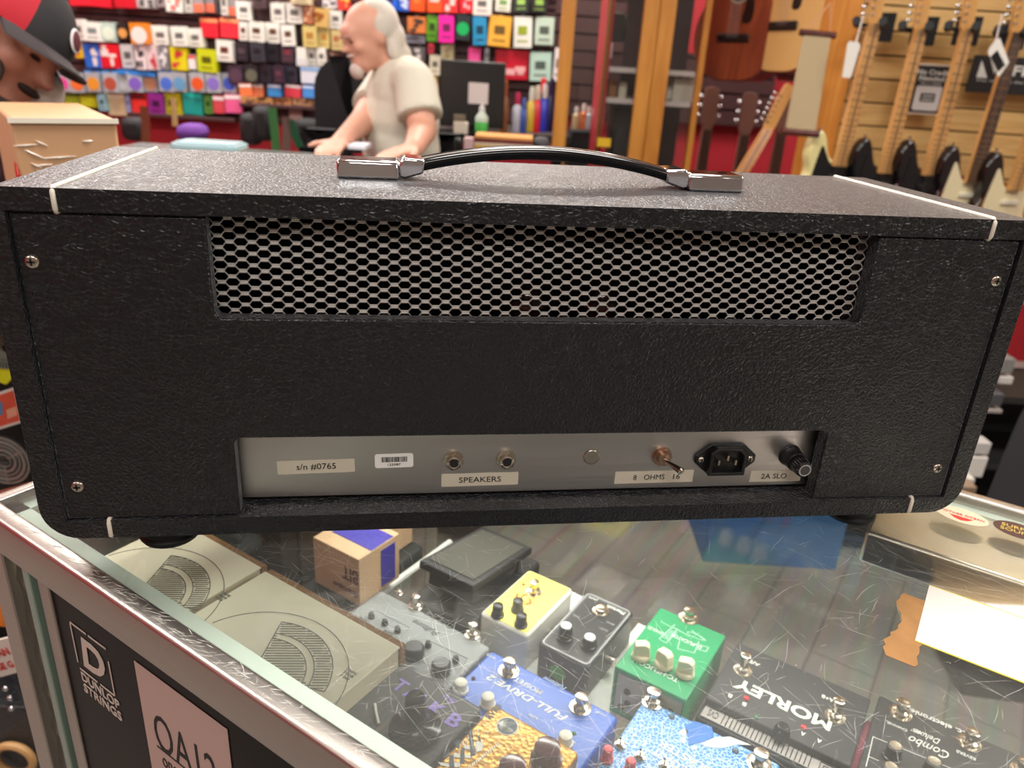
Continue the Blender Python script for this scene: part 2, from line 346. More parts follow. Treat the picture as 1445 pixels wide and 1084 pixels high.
for x, z in ((-0.3185, 0.1915), (0.3165, 0.1915), (-0.3165, 0.0395), (0.3155, 0.0395)):
    screw(x, z, 0.0022, 0.0042, amp)
# fuse holder
fx, fz = 0.1985, 0.0440
b = MB(); ycyl(b, fx, fz, CY, CY - 0.002, 0.0092, 0.0088, 24); ycyl(b, fx, fz, CY - 0.002, CY - 0.013, 0.0082, 0.0078, 24)
fh = b.build('fuse_holder', BLACKP, amp, bevel=0.0004)
b = MB(); n = 60
vs = []
for y, rr in ((CY - 0.013, 0.0066), (CY - 0.0235, 0.0062), (CY - 0.0250, 0.0050)):
    vs += [(fx + (rr + (0.0005 if k % 3 == 0 else 0)) * math.cos(2 * PI * k / n), y, fz + (rr + (0.0005 if k % 3 == 0 else 0)) * math.sin(2 * PI * k / n)) for k in range(n)]
b.add(vs, [(i * n + k, i * n + (k + 1) % n, (i + 1) * n + (k + 1) % n, (i + 1) * n + k) for i in range(2) for k in range(n)] + [tuple(2 * n + k for k in range(n))])
cap = b.build('fuse_cap', BLACKP, fh, smooth=20)
b = MB()
for k in range(20):
    a = 2 * PI * k / 20; b.box((fx + 0.0044 * math.cos(a), CY - 0.02515, fz + 0.0044 * math.sin(a)), (0.0009, 0.0003, 0.0005))
    b.tube([(fx + 0.0067 * math.cos(a), CY - 0.0175, fz + 0.0067 * math.sin(a)), (fx + 0.0064 * math.cos(a), CY - 0.0235, fz + 0.0064 * math.sin(a))], 0.00025, 4)
b.build('white_ridge', mat('white_mark', (225, 222, 215), 0.5), cap)
# printed strips
STRIP = mat('label_tape', (205, 196, 176), 0.55); INK = mat('black_ink', (22, 22, 22), 0.6)
def strip(x0, x1, z0, z1, words_, m=STRIP, tilt=0):
    b = MB(); b.box((0, 0, 0), (x1 - x0, 0.0003, z1 - z0)); o = b.build('label_strip', m, amp); o.location = ((x0 + x1) / 2, CY - 0.0002, (z0 + z1) / 2); o.rotation_euler = (0, tilt, 0)
    for body, cx, wd, ht, cz in words_:
        text('lettering', body, INK, o, (cx, -0.0003, cz), wd, ht, UPR, 0.0001)
    return o
strip(-0.1905, -0.1365, 0.0362, 0.0468, [('s/n #0765', 0, 0.0275, 0.0052, 0)], tilt=-0.02)
strip(-0.0740, -0.0165, 0.0228, 0.0335, [('SPEAKERS', 0, 0.0315, 0.0045, 0)], tilt=-0.01)
strip(0.0585, 0.1215, 0.0218, 0.0322, [('8', -0.0155, 0.0026, 0.0044, 0), ('OHMS', 0.0, 0.0165, 0.0044, 0), ('16', 0.018, 0.0054, 0.0044, 0)], tilt=-0.005)
strip(0.1690, 0.2120, 0.0205, 0.0305, [('2A SLO', -0.0015, 0.0215, 0.0044, 0)])
b = MB(); b.prism(rrect(-0.0138, -0.0056, 0.0138, 0.0056, 0.0018), 0, 0.0003, plane='xz'); bc = b.build('barcode_sticker', mat('sticker_white', (240, 236, 230), 0.4), amp); bc.location = (-0.1085, CY - 0.0004, 0.0452); bc.rotation_euler = (0, -0.02, 0)
b = MB(); x = -0.0092; rr = random.Random(3)
while x < 0.009:
    w_ = rr.choice((0.0002, 0.0004, 0.0006)); b.box((x + w_ / 2, -0.0001, 0.0011), (w_, 0.0001, 0.0042)); x += w_ + rr.choice((0.0002, 0.0003, 0.0004))
b.build('barcode_bars', INK, bc); text('lettering', '122087', INK, bc, (0, -0.0002, -0.0030), 0.0092, 0.0018, UPR, 0.0001)
# handle
for sx, x0 in ((-1, -0.1475), (1, 0.108)):
    b = MB(); y = 0.094
    b.prism([(y - 0.016, AH), (y + 0.016, AH), (y + 0.013, AH + 0.0125), (y - 0.013, AH + 0.0125)], x0, x0 + 0.043, plane='yz')
    e = b.build('handle_cap', CHROME, amp, bevel=0.0022, seg=3)
    xi = x0 + 0.043 if sx < 0 else x0
    b = MB(); d_ = 1 if sx < 0 else -1
    b.prism([(xi, AH + 0.002), (xi + d_ * 0.004, AH + 0.001), (xi + d_ * 0.017, AH + 0.005), (xi + d_ * 0.018, AH + 0.0145), (xi + d_ * 0.003, AH + 0.0155), (xi, AH + 0.012)], y - 0.0135, y + 0.0135, plane='xz')
    b.build('hinge_clip', CHROME, e, bevel=0.0015)
pth = []; prof = [(-0.0125, -0.0012), (-0.0105, -0.0045), (0.0105, -0.0045), (0.0125, -0.0012), (0.0125, 0.0012), (0.0105, 0.0030), (0.0045, 0.0040), (0.0035, 0.0034), (-0.0035, 0.0034), (-0.0045, 0.0040), (-0.0105, 0.0030), (-0.0125, 0.0012)]
b = MB(); n = 28; vs = []
for i in range(n + 1):
    t = i / n; x = -0.092 + t * 0.186; z = AH + 0.0098 + 0.0125 * math.sin(PI * t) ** 0.85
    for y_, z_ in prof: vs.append((x, 0.094 + y_, z + z_))
k = len(prof)
b.add(vs, [(i * k + j, i * k + (j + 1) % k, (i + 1) * k + (j + 1) % k, (i + 1) * k + j) for i in range(n) for j in range(k)] + [tuple(range(k)), tuple(n * k + j for j in range(k))])
b.build('handle_grip', mat('handle_black', (16, 16, 18), 0.16), amp, smooth=50)
for x in (-0.272, 0.272):
    for y in (0.034, 0.178):
        MB().lathe([(0.020, GZ), (0.0212, GZ + 0.002), (0.0212, GZ + 0.004), (0.0195, GZ + 0.006), (0.0205, 0.0)], (x, y, 0), 30).build('rubber_foot', RUBBER, amp)
TG = glassmat('valve_glass', (0.85, 0.8, 0.78), 0.02, 1.5)
for x in (-0.011, 0.044):
    b = MB(); b.lathe([(0.014, 0.076), (0.014, 0.09), (0.013, 0.092)], (x, 0.062, 0), 20); b.box((x, 0.062, 0.125), (0.016, 0.012, 0.05)); b.lathe([(0.012, 0.150), (0.010, 0.152)], (x, 0.062, 0), 16)
    v_ = b.build('output_valve', mat('valve_metal', (90, 40, 36), 0.4, 0.6), amp)
    MB().lathe([(0.0135, 0.092), (0.018, 0.102), (0.0185, 0.15), (0.016, 0.162), (0.008, 0.170), (0.002, 0.173)], (x, 0.062, 0), 24).build('valve_glass', TG, v_)
    MB().lathe([(0.014, 0.160), (0.0075, 0.1675), (0.003, 0.170)], (x, 0.062, 0), 20).build('getter_flash', mat('getter', (200, 120, 110), 0.15, 1.0), v_)
MB().box((0.135, 0.09, 0.10), (0.06, 0.05, 0.048)).build('transformer', mat('transformer_iron', (60, 56, 54), 0.4, 0.7), amp, bevel=0.002)
# ================================================================== DISPLAY COUNTER
case = thing('display_counter', 'aluminium framed glass display counter full of effects pedals, carrying the amplifier head', 'display case', cw(0, 0, FLOOR), CYAW)
def Z(z): return z - FLOOR
LU, LV = 1.30, 0.515
SCR = mat('scratch', (222, 220, 212), 0.6); SCRD = mat('scratch_dark', (92, 82, 78), 0.6)
def scratches(b, n, u0, u1, v0, v1, z, mi, lo=0.003, hi=0.028, wd=(0.00003, 0.00007), ang=None, seed=1, bend=0.25):
    R_ = random.Random(seed)
    for _ in range(n):
        u_, v_ = R_.uniform(u0, u1), R_.uniform(v0, v1); a = R_.uniform(0, PI) if ang is None else R_.gauss(ang, 0.25); L = R_.uniform(lo, hi) * R_.random() ** 0.7 + 0.002; w_ = R_.uniform(*wd)
        pts = []; m_ = max(2, int(L / 0.006) + 1)
        for k in range(m_ + 1):
            pts.append((u_, v_)); u_ += math.cos(a) * L / m_; v_ += math.sin(a) * L / m_; a += R_.gauss(0, bend * 0.4)
        if not all(u0 <= p[0] <= u1 and v0 <= p[1] <= v1 for p in pts): continue
        vs = []
        for k, p in enumerate(pts):
            q = pts[min(k + 1, m_)]; o_ = pts[max(k - 1, 0)]; dx, dy = q[0] - o_[0], q[1] - o_[1]; l_ = math.hypot(dx, dy) or 1; t = w_ * (0.35 + 0.65 * math.sin(PI * k / m_))
            vs += [(p[0] - dy / l_ * t, p[1] + dx / l_ * t, z), (p[0] + dy / l_ * t, p[1] - dx / l_ * t, z)]
        b.add(vs, [(2 * k, 2 * k + 1, 2 * k + 3, 2 * k + 2) for k in range(m_)], mi)
def cbox(name, u0, u1, v0, v1, z0, z1, m, parent=None, bevel=0.0, sl=None):
    b = MB(); b.box(((u0 + u1) / 2, (v0 + v1) / 2, Z((z0 + z1) / 2)), (u1 - u0, v1 - v0, z1 - z0)); return b.build(name, m, parent or case, bevel=bevel)
def rail(name, u0, u1, v0, v1, z0, z1, sc=0, ledge=None):
    b = MB(); b.prism(rrect(v0, Z(z0), v1, Z(z1), [0.001, 0.001, 0.003, 0.003], 3) if u1 - u0 > v1 - v0 else rrect(u0, Z(z0), u1, Z(z1), [0.001, 0.001, 0.003, 0.003], 3), u0 if u1 - u0 > v1 - v0 else v0, u1 if u1 - u0 > v1 - v0 else v1, plane='yz' if u1 - u0 > v1 - v0 else 'xz')
    if ledge: b.box(((ledge[0] + ledge[1]) / 2, (ledge[2] + ledge[3]) / 2, Z(-0.030)), (ledge[1] - ledge[0], ledge[3] - ledge[2], 0.003), 2)
    if sc:
        scratches(b, sc, u0 + .002, u1 - .002, v0 + .0012, v1 - .0012, Z(z1) + 0.00012, 1, 0.003, 0.02, (0.00008, 0.00022), seed=5, ang=0.5)
        scratches(b, sc // 2, u0 + .002, u1 - .002, v0 + .0012, v1 - .0012, Z(z1) + 0.00012, 1, 0.003, 0.014, (0.00008, 0.0002), seed=6)
    return b.build(name, [ALU, SCR, mat('pale_ledge', (214, 226, 216), 0.4)], case)
rail('top_rail', -0.013, LU + .013, -0.0145, 0.0, -0.052, GZ + 0.001, 900, (0, LU, 0, 0.015))
rail('top_rail', -0.013, LU + .013, LV, LV + 0.013, -0.052, GZ + 0.001, 0, (0, LU, LV - 0.010, LV))
rail('top_rail', -0.013, 0.0, 0.0, LV, -0.052, GZ + 0.001, 0, (0, 0.012, 0, LV))
rail('top_rail', LU, LU + 0.013, 0.0, LV, -0.052, GZ + 0.001, 0)
b = MB(); b.box((LU / 2, LV / 2, Z(GZ - 0.003)), (LU, LV, 0.006))
zt = Z(GZ) + 0.0001
scratches(b, 1100, 0.02, 0.8, 0.012, 0.20, zt, 1, seed=11)
scratches(b, 500, 0.05, 0.55, 0.02, 0.13, zt, 1, seed=12, hi=0.05)
scratches(b, 420, 0.50, 0.85, 0.12, 0.42, zt, 1, seed=13, hi=0.05)
scratches(b, 170, 0.55, 0.85, 0.33, 0.43, zt, 1, seed=14, hi=0.09, ang=0.03, bend=0.02)
scratches(b, 260, 0.10, 0.80, 0.20, 0.50, zt, 1, seed=15, hi=0.03)
scratches(b, 60, 0.615, 0.76, 0.275, 0.345, zt, 2, seed=16, hi=0.05, ang=0.0)
R_ = random.Random(4)
for _ in range(260):
    u_, v_ = R_.uniform(0.1, 0.85), R_.uniform(0.03, 0.5); q = R_.uniform(0.00015, 0.0004); b.add([(u_ - q, v_, zt), (u_, v_ - q, zt), (u_ + q, v_, zt), (u_, v_ + q, zt)], [(0, 1, 2, 3)], 1)
b.build('glass_top', [GLASS_TOP, SCR, SCRD], case, smooth=0)
# frame, doors, shelves
for u0, v0 in ((-0.012, -0.013), (-0.012, LV - 0.014), (LU - 0.015, -0.013), (LU - 0.015, LV - 0.014)):
    cbox('corner_post', u0, u0 + 0.027, v0, v0 + 0.027, FLOOR + 0.06, -0.052, ALU, bevel=0.0012)
b = MB(); vs = []; n = 60
for k in range(n + 1):
    z = Z(-0.052 - 0.85 * k / n); y = -0.006 + 0.0014 * math.sin(k * 2.3); vs += [(0.017, y, z), (0.040, y + 0.0006 * math.sin(k * 1.3), z)]
b.add(vs, [(2 * k, 2 * k + 1, 2 * k + 3, 2 * k + 2) for k in range(n)]); b.build('side_strip', mat('dull_mirror', (150, 146, 140), 0.22, 1.0), case, smooth=80)
cbox('door_track', 0.042, 0.052, -0.012, 0.0, FLOOR + 0.08, -0.052, mat('green_edge_glass', (120, 140, 126), 0.15, spec=0.8), bevel=0.001)
cbox('door_track', 0.052, 0.058, -0.006, 0.004, FLOOR + 0.08, -0.052, mat('dark_bronze', (62, 54, 48), 0.4, 0.5), bevel=0.001)
cbox('door_track', 0.058, 0.074, -0.0095, -0.001, FLOOR + 0.08, -0.052, ALU, bevel=0.001)
door = cbox('sliding_door', 0.074, 0.80, -0.0075, -0.003, FLOOR + 0.10, -0.056, mat('gloss_black_door', (14, 10, 9), 0.35, spec=0.12), bevel=0.0008)
cbox('sliding_door', 0.78, LU, 0.002, 0.006, FLOOR + 0.10, -0.056, MATS['gloss_black_door'])
cbox('kick_base', -0.005, LU + 0.005, -0.005, LV + 0.005, FLOOR, FLOOR + 0.10, BLACKM)
cbox('bottom_deck', 0.0, LU, 0.006, LV - 0.01, FLOOR + 0.10, FLOOR + 0.13, mat('deck_grey', (70, 68, 66), 0.7))
cbox('front_glass', 0.012, LU - 0.012, LV - 0.006, LV - 0.001, FLOOR + 0.13, -0.052, GLASS)
cbox('end_glass', -0.005, -0.001, 0.014, LV - 0.014, FLOOR + 0.13, -0.052, GLASS)
SH = -0.295
cbox('glass_shelf', 0.006, LU - 0.01, 0.05, LV - 0.010, SH - 0.006, SH, GLASS, bevel=0.0008)
cbox('riser_shelf', 0.0, 0.30, 0.008, 0.150, -0.1505, -0.1465, GLASS)
b = MB(); b.tube([(0.071, 0.03, Z(SH + 0.0075)), (0.071, LV - 0.03, Z(SH + 0.0075))], 0.0045, 8); b.build('shelf_bracket', mat('white_enamel', (226, 226, 220), 0.35), case)
b = MB(); b.box((0.88, 0.4585, Z(-0.0445)), (0.64, 0.093, 0.031)); b.build('lamp_housing', brushed('lamp_housing_metal', (225, 218, 205), 0.3, (1, 30, 30), 4), case, bevel=0.003)
ll = bpy.data.lights.new('case_lamp', 'AREA'); ll.shape = 'RECTANGLE'; ll.size = 1.15; ll.size_y = 0.03; ll.energy = 1.5; ll.color = (1, 0.97, 0.92); ll.spread = math.radians(150)
lo_ = bpy.data.objects.new('case_lamp', ll); COL.objects.link(lo_); lo_.parent = case; lo_.location = (0.62, 0.45, Z(-0.063)); lo_.rotation_euler = (math.radians(-25), 0, 0)
# writing on the door
def on_door(px, py):
    r = ray(px, py); n3 = Vector((CN.x, CN.y, 0)); p0 = Vector((CP.x, CP.y, 0)) + n3 * (-0.0080)
    t = (p0 - CAM).dot(n3) / r.dot(n3); p = CAM + r * t; q = Vector((p.x, p.y)) - CP; return Vector((q.dot(CD), -0.0080, Z(p.z)))
WHT = mat('sticker_print', (196, 180, 168), 0.5)
c = on_door(135, 930)
TL, TR, BL = on_door(99, 897), on_door(157, 930), on_door(122, 972)
sw_ = TR.x - TL.x; lw = 0.0016
b = MB()
def frame_bits(b, cx, cz, hw, hh, t):
    b.box((cx - hw, 0, cz + hh * 0.1), (t, 0.0002, hh * 1.7)); b.box((cx + hw, 0, cz - hh * 0.25), (t, 0.0002, hh * 1.45)); b.box((cx - hw * 0.55, 0, cz + hh), (hw * 0.9, 0.0002, t)); b.box((cx + hw * 0.5, 0, cz + hh), (hw * 0.95, 0.0002, t)); b.box((cx - hw * 0.45, 0, cz - hh), (hw * 1.0, 0.0002, t)); b.box((cx + hw * 0.6, 0, cz - hh), (hw * 0.75, 0.0002, t))
frame_bits(b, 0, 0, 0.0235, 0.0215, lw)
dls = b.build('door_logo', WHT, case); dls.location = on_door(130, 930)
text('lettering', 'D', WHT, dls, (0.001, 0, 0.0), 0.031, 0.029, UPR, 0.0002, 0.03, 0.12)
text('lettering', 'DUNLOP', WHT, dls, (0.003, 0, -0.0285), 0.050, 0.0085, UPR, 0.0002, 0.012)
text('lettering', 'STRINGS', WHT, dls, (0.003, 0, -0.0395), 0.050, 0.0085, UPR, 0.0002, 0.012)
p = on_door(190, 938); q = on_door(320, 1024); 
b = MB(); wd = q.x - p.x; b.box((0, 0, -0.075), (wd, 0.0003, 0.15)); st = b.build('door_poster', mat('poster_pinkish', (188, 158, 148), 0.45), case); st.location = ((p.x + q.x) / 2, -0.0080, (p.z + q.z) / 2)
text('lettering', 'OA12', INK, st, (-0.002, -0.0003, -0.053), wd * 0.70, 0.034, UPR, 0.0002, -0.004)
MB().box((-0.014, -0.0003, -0.0695), (wd * 0.46, 0.0002, 0.0016)).build('underline', INK, st)
text('lettering', 'one atom two', INK, st, (0.002, -0.0003, -0.0805), wd * 0.70, 0.0105, UPR, 0.0002)
# marks under and on the glass
b = MB(); b.box((0, 0, 0), (0.150, 0.0735, 0.0004), 0); b.box((0, 0.0368, 0), (0.150, 0.0008, 0.0006), 1); b.box((0, -0.0368, 0), (0.150, 0.0008, 0.0006), 1)
o = b.build('paper_card', [mat('card_white', (222, 214, 206), 0.6), mat('card_yellow', (214, 200, 60), 0.6)], case); o.location = (0.6885, 0.3095, Z(GZ) + 0.0005)
pts = []; R_ = random.Random(9)
for k in range(22):
    t = k / 21; pts.append((0.600 + R_.uniform(-.0012, .0012) - 0.003 * math.sin(t * 9), 0.246 + 0.078 * t))
for k in range(22):
    t = 1 - k / 21; pts.append((0.6175 + R_.uniform(-.001, .001), 0.246 + 0.078 * t))
b = MB(); b.prism(pts, Z(GZ) + 0.0002, Z(GZ) + 0.0004); b.build('tape_residue', mat('brown_tape', (156, 112, 62), 0.7, noise=0.3, nscale=80), case, smooth=0)
def oval(name, px, py, ru, rv, m, rz=0, z=GZ + 0.0005):
    u_, v_ = uv(px, py, z); b = MB(); b.prism([(ru * math.cos(2 * PI * k / 32), rv * math.sin(2 * PI * k / 32)) for k in range(32)], 0, 0.0003); o = b.build(name, m, case); o.location = (u_, v_, Z(z)); o.rotation_euler = (0, 0, rz); return o
o = oval('oval_sticker', 1357, 728, 0.0205, 0.0135, mat('sticker_beige', (226, 208, 178), 0.45), 0)
RED = mat('print_red', (206, 44, 34), 0.5)
text('lettering', 'MOTHER OCEAN', RED, o, (0, 0.001, 0.0004), 0.034, 0.0034, (0, 0, 0), 0.0002); MB().prism([(-0.009, -0.003), (0.009, -0.003), (0.005, -0.0075), (0, -0.0095), (-0.005, -0.0075)], 0.0003, 0.0005).build('sun_mark', RED, o)
o = oval('oval_sticker', 1437, 749, 0.0185, 0.0130, mat('sticker_brown', (78, 44, 40), 0.45), 0)
YEL = mat('print_yellow', (226, 196, 96), 0.5); text('lettering', 'SURFER\nSOUND', YEL, o, (0, 0, 0.0004), 0.026, 0.012, (0, 0, 0), 0.0002)

# ================================================================== THINGS IN THE CASE
def lidmark(M_, box_, c0, r, a0, a1, zl):
    pass
def manual_box(px4, label):
    (x0, y0), (x1, y1) = px4; zt_ = -0.125
    ua, va = uv(x0, y0, zt_); ub, vb = uv(x1, y1, zt_); wd = ub - ua; vt = (va + vb) / 2; dp = vt - 0.022
    t = thing('cardboard_box', label, 'box', cw((ua + ub) / 2, vt - dp / 2, -0.1462), CYAW, 'cream speaker boxes')
    MB().box((0, -0.001, 0.0095), (wd - 0.002, dp - 0.005, 0.019)).build('box_tray', mat('cream_side', (224, 212, 184), 0.7), t, bevel=0.001)
    MB().box((0, dp / 2 + 0.0005, 0.0102), (wd, 0.0065, 0.0204)).build('torn_edge', mat('kraft_brown', (150, 108, 66), 0.8, noise=0.2, nscale=60, bump=1, bscale=300), t, bevel=0.001)
    lid = MB().box((0, -0.001, 0.0205), (wd, dp - 0.004, 0.002)).build('lid', mat('cream_card', (250, 244, 218), 0.65, noise=0.05, nscale=12), t, bevel=0.0006)
    GR = mat('drawing_grey', (118, 116, 106), 0.7); zz = 0.0216
    cx, cy, r = 0.012, -dp / 2 + 0.042, 0.060
    b = MB()
    b.tube([(cx + 0.074 * math.cos(a), cy + 0.074 * math.sin(a) * 0.95, zz) for a in [math.radians(-25 + 190 * k / 40) for k in range(41)]], 0.0004, 4)
    A0, A1 = math.radians(20), math.radians(118); n = 46
    for k in range(n):
        # hatching: parallel lines clipped by the sector
        off = -0.065 + 0.13 * k / n; seg = None
        for q in range(61):
            s_ = -0.07 + 0.14 * q / 60; x = s_ * 0.80 - off * 0.6; y = s_ * 0.6 + off * 0.80; rr = math.hypot(x, y); a = math.atan2(y, x)
            ok = rr < r and A0 < a < A1 and not (0.040 < rr < 0.046 and A0 + 0.1 < a < A1 - 0.1) and not (rr < 0.010)
            if ok: seg = (seg[0], (x, y)) if seg else ((x, y), (x, y))
            if (not ok or q == 60) and seg:
                if seg[0] != seg[1]: b.tube([(cx + seg[0][0], cy + seg[0][1], zz), (cx + seg[1][0], cy + seg[1][1], zz)], 0.00055, 4)
                seg = None
    for rr in (r, 0.040, 0.046): b.tube([(cx + rr * math.cos(a), cy + rr * math.sin(a), zz) for a in [A0 + (A1 - A0) * k / 20 for k in range(21)]], 0.0005, 4)
    for a in (A0, A1): b.tube([(cx, cy, zz), (cx + r * math.cos(a), cy + r * math.sin(a), zz)], 0.0005, 4)
    b.build('speaker_drawing', GR, lid, smooth=0)
    text('lettering', 'CERAMIC\nSPEAKER\n8 OHM', GR, lid, (0.070, 0.018, zz), 0.011, 0.010, (0, 0, 0), 0.0002)
    return t
manual_box(((380, 803), (566, 912)), 'cream box with a hatched speaker drawing, the one beside the grey pedal')
manual_box(((255, 733), (372, 799)), 'cream box with a speaker drawing under the left foot of the amplifier')
class Ped:
    def __init__(s, name, label, cat, u0, u1, v0, v1, zt, group='effects pedals on the glass shelf', zb=SH, flip=True):
        s.zb, s.zt, s.w, s.h = zb, zt, u1 - u0, v1 - v0
        s.t = thing(name, label, cat, cw((u0 + u1) / 2, (v0 + v1) / 2, zb), CYAW + (PI if flip else 0), group); s.inv = s.t.matrix_world.inverted(); s.H = zt - zb
    def L(s, px, py, z=None):
        z = s.zt if z is None else z; return s.inv @ onz(px, py, z)
    def body(s, m, r=0.006, bevel=0.002, name='enclosure', z0=0.0015, taper=0):
        b = MB(); b.prism(rrect(-s.w / 2, -s.h / 2, s.w / 2, s.h / 2, r), z0, s.H); return b.build(name, m, s.t, bevel=bevel)
    def sw(s, px, py, h=0.014, r=0.0055):
        p = s.L(px, py); b = MB(); b.lathe([(r * 1.75, 0), (r * 1.75, 0.0012), (r * 1.25, 0.0016), (r * 1.25, 0.005), (r * 0.95, 0.0055), (r * 0.75, 0.006), (r * 0.75, h * 0.72), (r * 1.0, h * 0.74), (r * 1.0, h * 0.97), (r * 0.8, h)], p, 20); return b.build('footswitch', NICKEL, s.t)
    def knob(s, px, py, r=0.006, h=0.012, m=None, cap=None, pointer=True, r2=None):
        p = s.L(px, py); b = MB(); b.lathe([(r * 1.15, 0.0005), (r * 1.15, 0.003), (r, 0.0035), (r2 or r * 0.9, h * 0.95), (r * 0.75, h)], p, 20)
        k = b.build('knob', m or BLACKP, s.t)
        if cap: MB().lathe([(r * 0.78, h * 0.97), (r * 0.74, h + 0.0008), (r * 0.3, h + 0.001)], p, 20).build('knob_cap', cap, k)
        if pointer: MB().box((p[0], p[1] + r * 0.5, p[2] + h + 0.0008), (0.0009, r * 0.8, 0.0008)).build('pointer', SCR, k)
        return k
    def led(s, px, py, c, r=0.0022):
        p = s.L(px, py); MB().lathe([(r, 0), (r, 0.001), (r * .7, 0.002), (r * .2, 0.0025)], p, 12).build('indicator', cm(c, 0.2), s.t)
    def txt(s, body, px, py, w_, h_, m, rz=0, parent=None, **k):
        p = s.L(px, py); return text('lettering', body, m, parent or s.t, (p[0], p[1], s.H + 0.0002), w_, h_, (0, 0, rz), 0.0002, **k)
WTXT = mat('print_white', (226, 226, 220), 0.5); DTXT = mat('print_dark', (40, 44, 46), 0.5); GTXT = mat('print_grey', (150, 150, 148), 0.5)
# yellow pedal
P = Ped('effects_pedal', 'small white pedal with a yellow top, red splash drawing and three black knobs', 'effects pedal', 0.217, 0.279, 0.349, 0.450, -0.245)
P.body(mat('white_cast', (214, 210, 200), 0.35), 0.005, 0.003)
MB().prism(rrect(-P.w / 2 + .003, -P.h / 2 + .003, P.w / 2 - .003, P.h / 2 - .003, 0.003), P.H, P.H + 0.0006).build('face_plate', mat('lemon_yellow', (236, 224, 96), 0.45), P.t)
REDO = mat('splash_red', (222, 90, 50), 0.5); R_ = random.Random(5); b = MB(); c0 = P.L(741, 846)
for k in range(26):
    a = R_.uniform(0, 2 * PI); q = R_.uniform(0.004, 0.014); e = R_.uniform(0.2, 2.2)
    b.tube([(c0[0] + q * math.cos(a + e * t) * (1 - .3 * t), c0[1] + q * math.sin(a + e * t) * (1 - .3 * t) * 0.8, P.H + 0.0008) for t in (0, .25, .5, .75, 1)], 0.0005, 4)
b.build('splash_drawing', REDO, P.t)
P.sw(753, 836, 0.016); P.knob(702, 869, 0.0065, 0.015, pointer=False); P.knob(730, 862, 0.0065, 0.015, pointer=False); P.knob(735, 883, 0.0065, 0.015, pointer=False); P.led(739, 826, (200, 40, 30))
P.txt('Aalto', 744, 823, 0.008, 0.004, DTXT) if False else None
b = MB(); b.tube([(-0.034, -0.0, 0.02), (-0.029, -0.0, 0.02)], 0.006, 16); b.tube([(0.029, -0.01, 0.02), (0.037, -0.01, 0.02)], 0.006, 16); b.build('jack_socket', NICKEL, P.t)
# black pedal with the pale outline
P = Ped('effects_pedal', 'small black pedal with pale outline, white-capped knobs and green oval on its end', 'effects pedal', 0.291, 0.352, 0.352, 0.462, -0.25)
P.body(mat('black_cast', (34, 34, 38), 0.4), 0.005, 0.002)
def outline(P, m, ins, wd, r, name='outline'):
    o = rrect(-P.w / 2 + ins, -P.h / 2 + ins, P.w / 2 - ins, P.h / 2 - ins, r); MB().tube([(x, y, P.H + 0.0002) for x, y in o], wd, 6, closed=True).build(name, m, P.t)
outline(P, mat('silver_line', (176, 178, 182), 0.35, 0.4), 0.003, 0.0011, 0.005); outline(P, GTXT, 0.0052, 0.0002, 0.004, 'inner_outline')
P.sw(848, 863, 0.006); WC = mat('white_cap', (226, 226, 222), 0.4)
P.knob(797, 901, 0.0078, 0.017, cap=WC, pointer=False); P.knob(831, 912, 0.0078, 0.012, cap=WC, pointer=False)
P.txt('Pharaoh', 869, 861, 0.022, 0.0055, WTXT, bold=0.01); P.txt('JAM', 838, 845, 0.011, 0.0045, WTXT); P.txt('LEVEL', 813, 870, 0.009, 0.003, GTXT); P.txt('BIAS', 861, 880, 0.009, 0.003, GTXT); P.txt('GAIN', 852, 889, 0.010, 0.003, GTXT)
b = MB(); b.prism([(0.0095 * math.cos(2 * PI * k / 24) + 0.004, 0.0085 * math.sin(2 * PI * k / 24) + 0.020) for k in range(24)], P.h / 2, P.h / 2 + 0.0005, plane='xz'); b.build('green_oval', cm((64, 150, 56), 0.5), P.t)
b = MB(); b.tube([(-0.030, 0.005, 0.02), (-0.038, 0.005, 0.02)], 0.006, 16); b.tube([(0.030, 0.005, 0.02), (0.038, 0.005, 0.02)], 0.006, 16); b.build('jack_socket', NICKEL, P.t)
# green pedal
P = Ped('effects_pedal', 'chunky green pedal with three cream knobs and white writing', 'effects pedal', 0.378, 0.454, 0.356, 0.470, -0.235)
GREEN = mat('pedal_green', (22, 146, 92), 0.35); b = MB()
w2, h2, HH = P.w / 2, P.h / 2, P.H
b.box((0, 0, 0.004), (P.w, P.h, 0.005)); b.box((-w2 + .0015, 0, HH / 2), (0.003, P.h, HH - 0.004)); b.box((w2 - .0015, 0, HH / 2), (0.003, P.h, HH - 0.004)); b.box((0, 0, HH - 0.003), (P.w, P.h, 0.006)); b.box((0, -h2 + 0.02, HH / 2), (P.w, 0.038, HH - 0.003))
b.build('enclosure', GREEN, P.t, bevel=0.002)
b = MB(); b.box((0, 0.012, HH / 2), (P.w - 0.007, P.h - 0.030, HH - 0.012)); e = b.build('connector_panel', mat('panel_beige', (196, 188, 172), 0.6), P.t)
b = MB()
for x, z in ((-.024, .036), (-.01, .036), (.022, .034), (-.026, .016), (-.012, .018), (.004, .016), (.02, .02), (.026, .012)): b.tube([(x, h2 - 0.004, z), (x, h2 - 0.001, z)], 0.0035, 10)
b.build('socket', BLACKM, e)
CRK = mat('cream_knob', (226, 214, 182), 0.4)
for i, (px, py) in enumerate(((904, 928), (936, 940), (966, 952))):
    p = P.L(px, py); b = MB(); b.lathe([(0.0098, 0.0005), (0.0092, 0.005), (0.0085, 0.006)], p, 20); rz = (0.5, -0.35, 0.15)[i]
    Mx = Matrix.Translation(p) @ Matrix.Rotation(rz, 4, 'Z'); b.prism([(-0.0085, 0.004), (0.0085, 0.004), (0.0075, 0.0175), (-0.0030, 0.0195), (-0.0075, 0.0165)], -0.0048, 0.0048, 0, Mx, 'xz'); b.build('knob', CRK, P.t, bevel=0.0012)
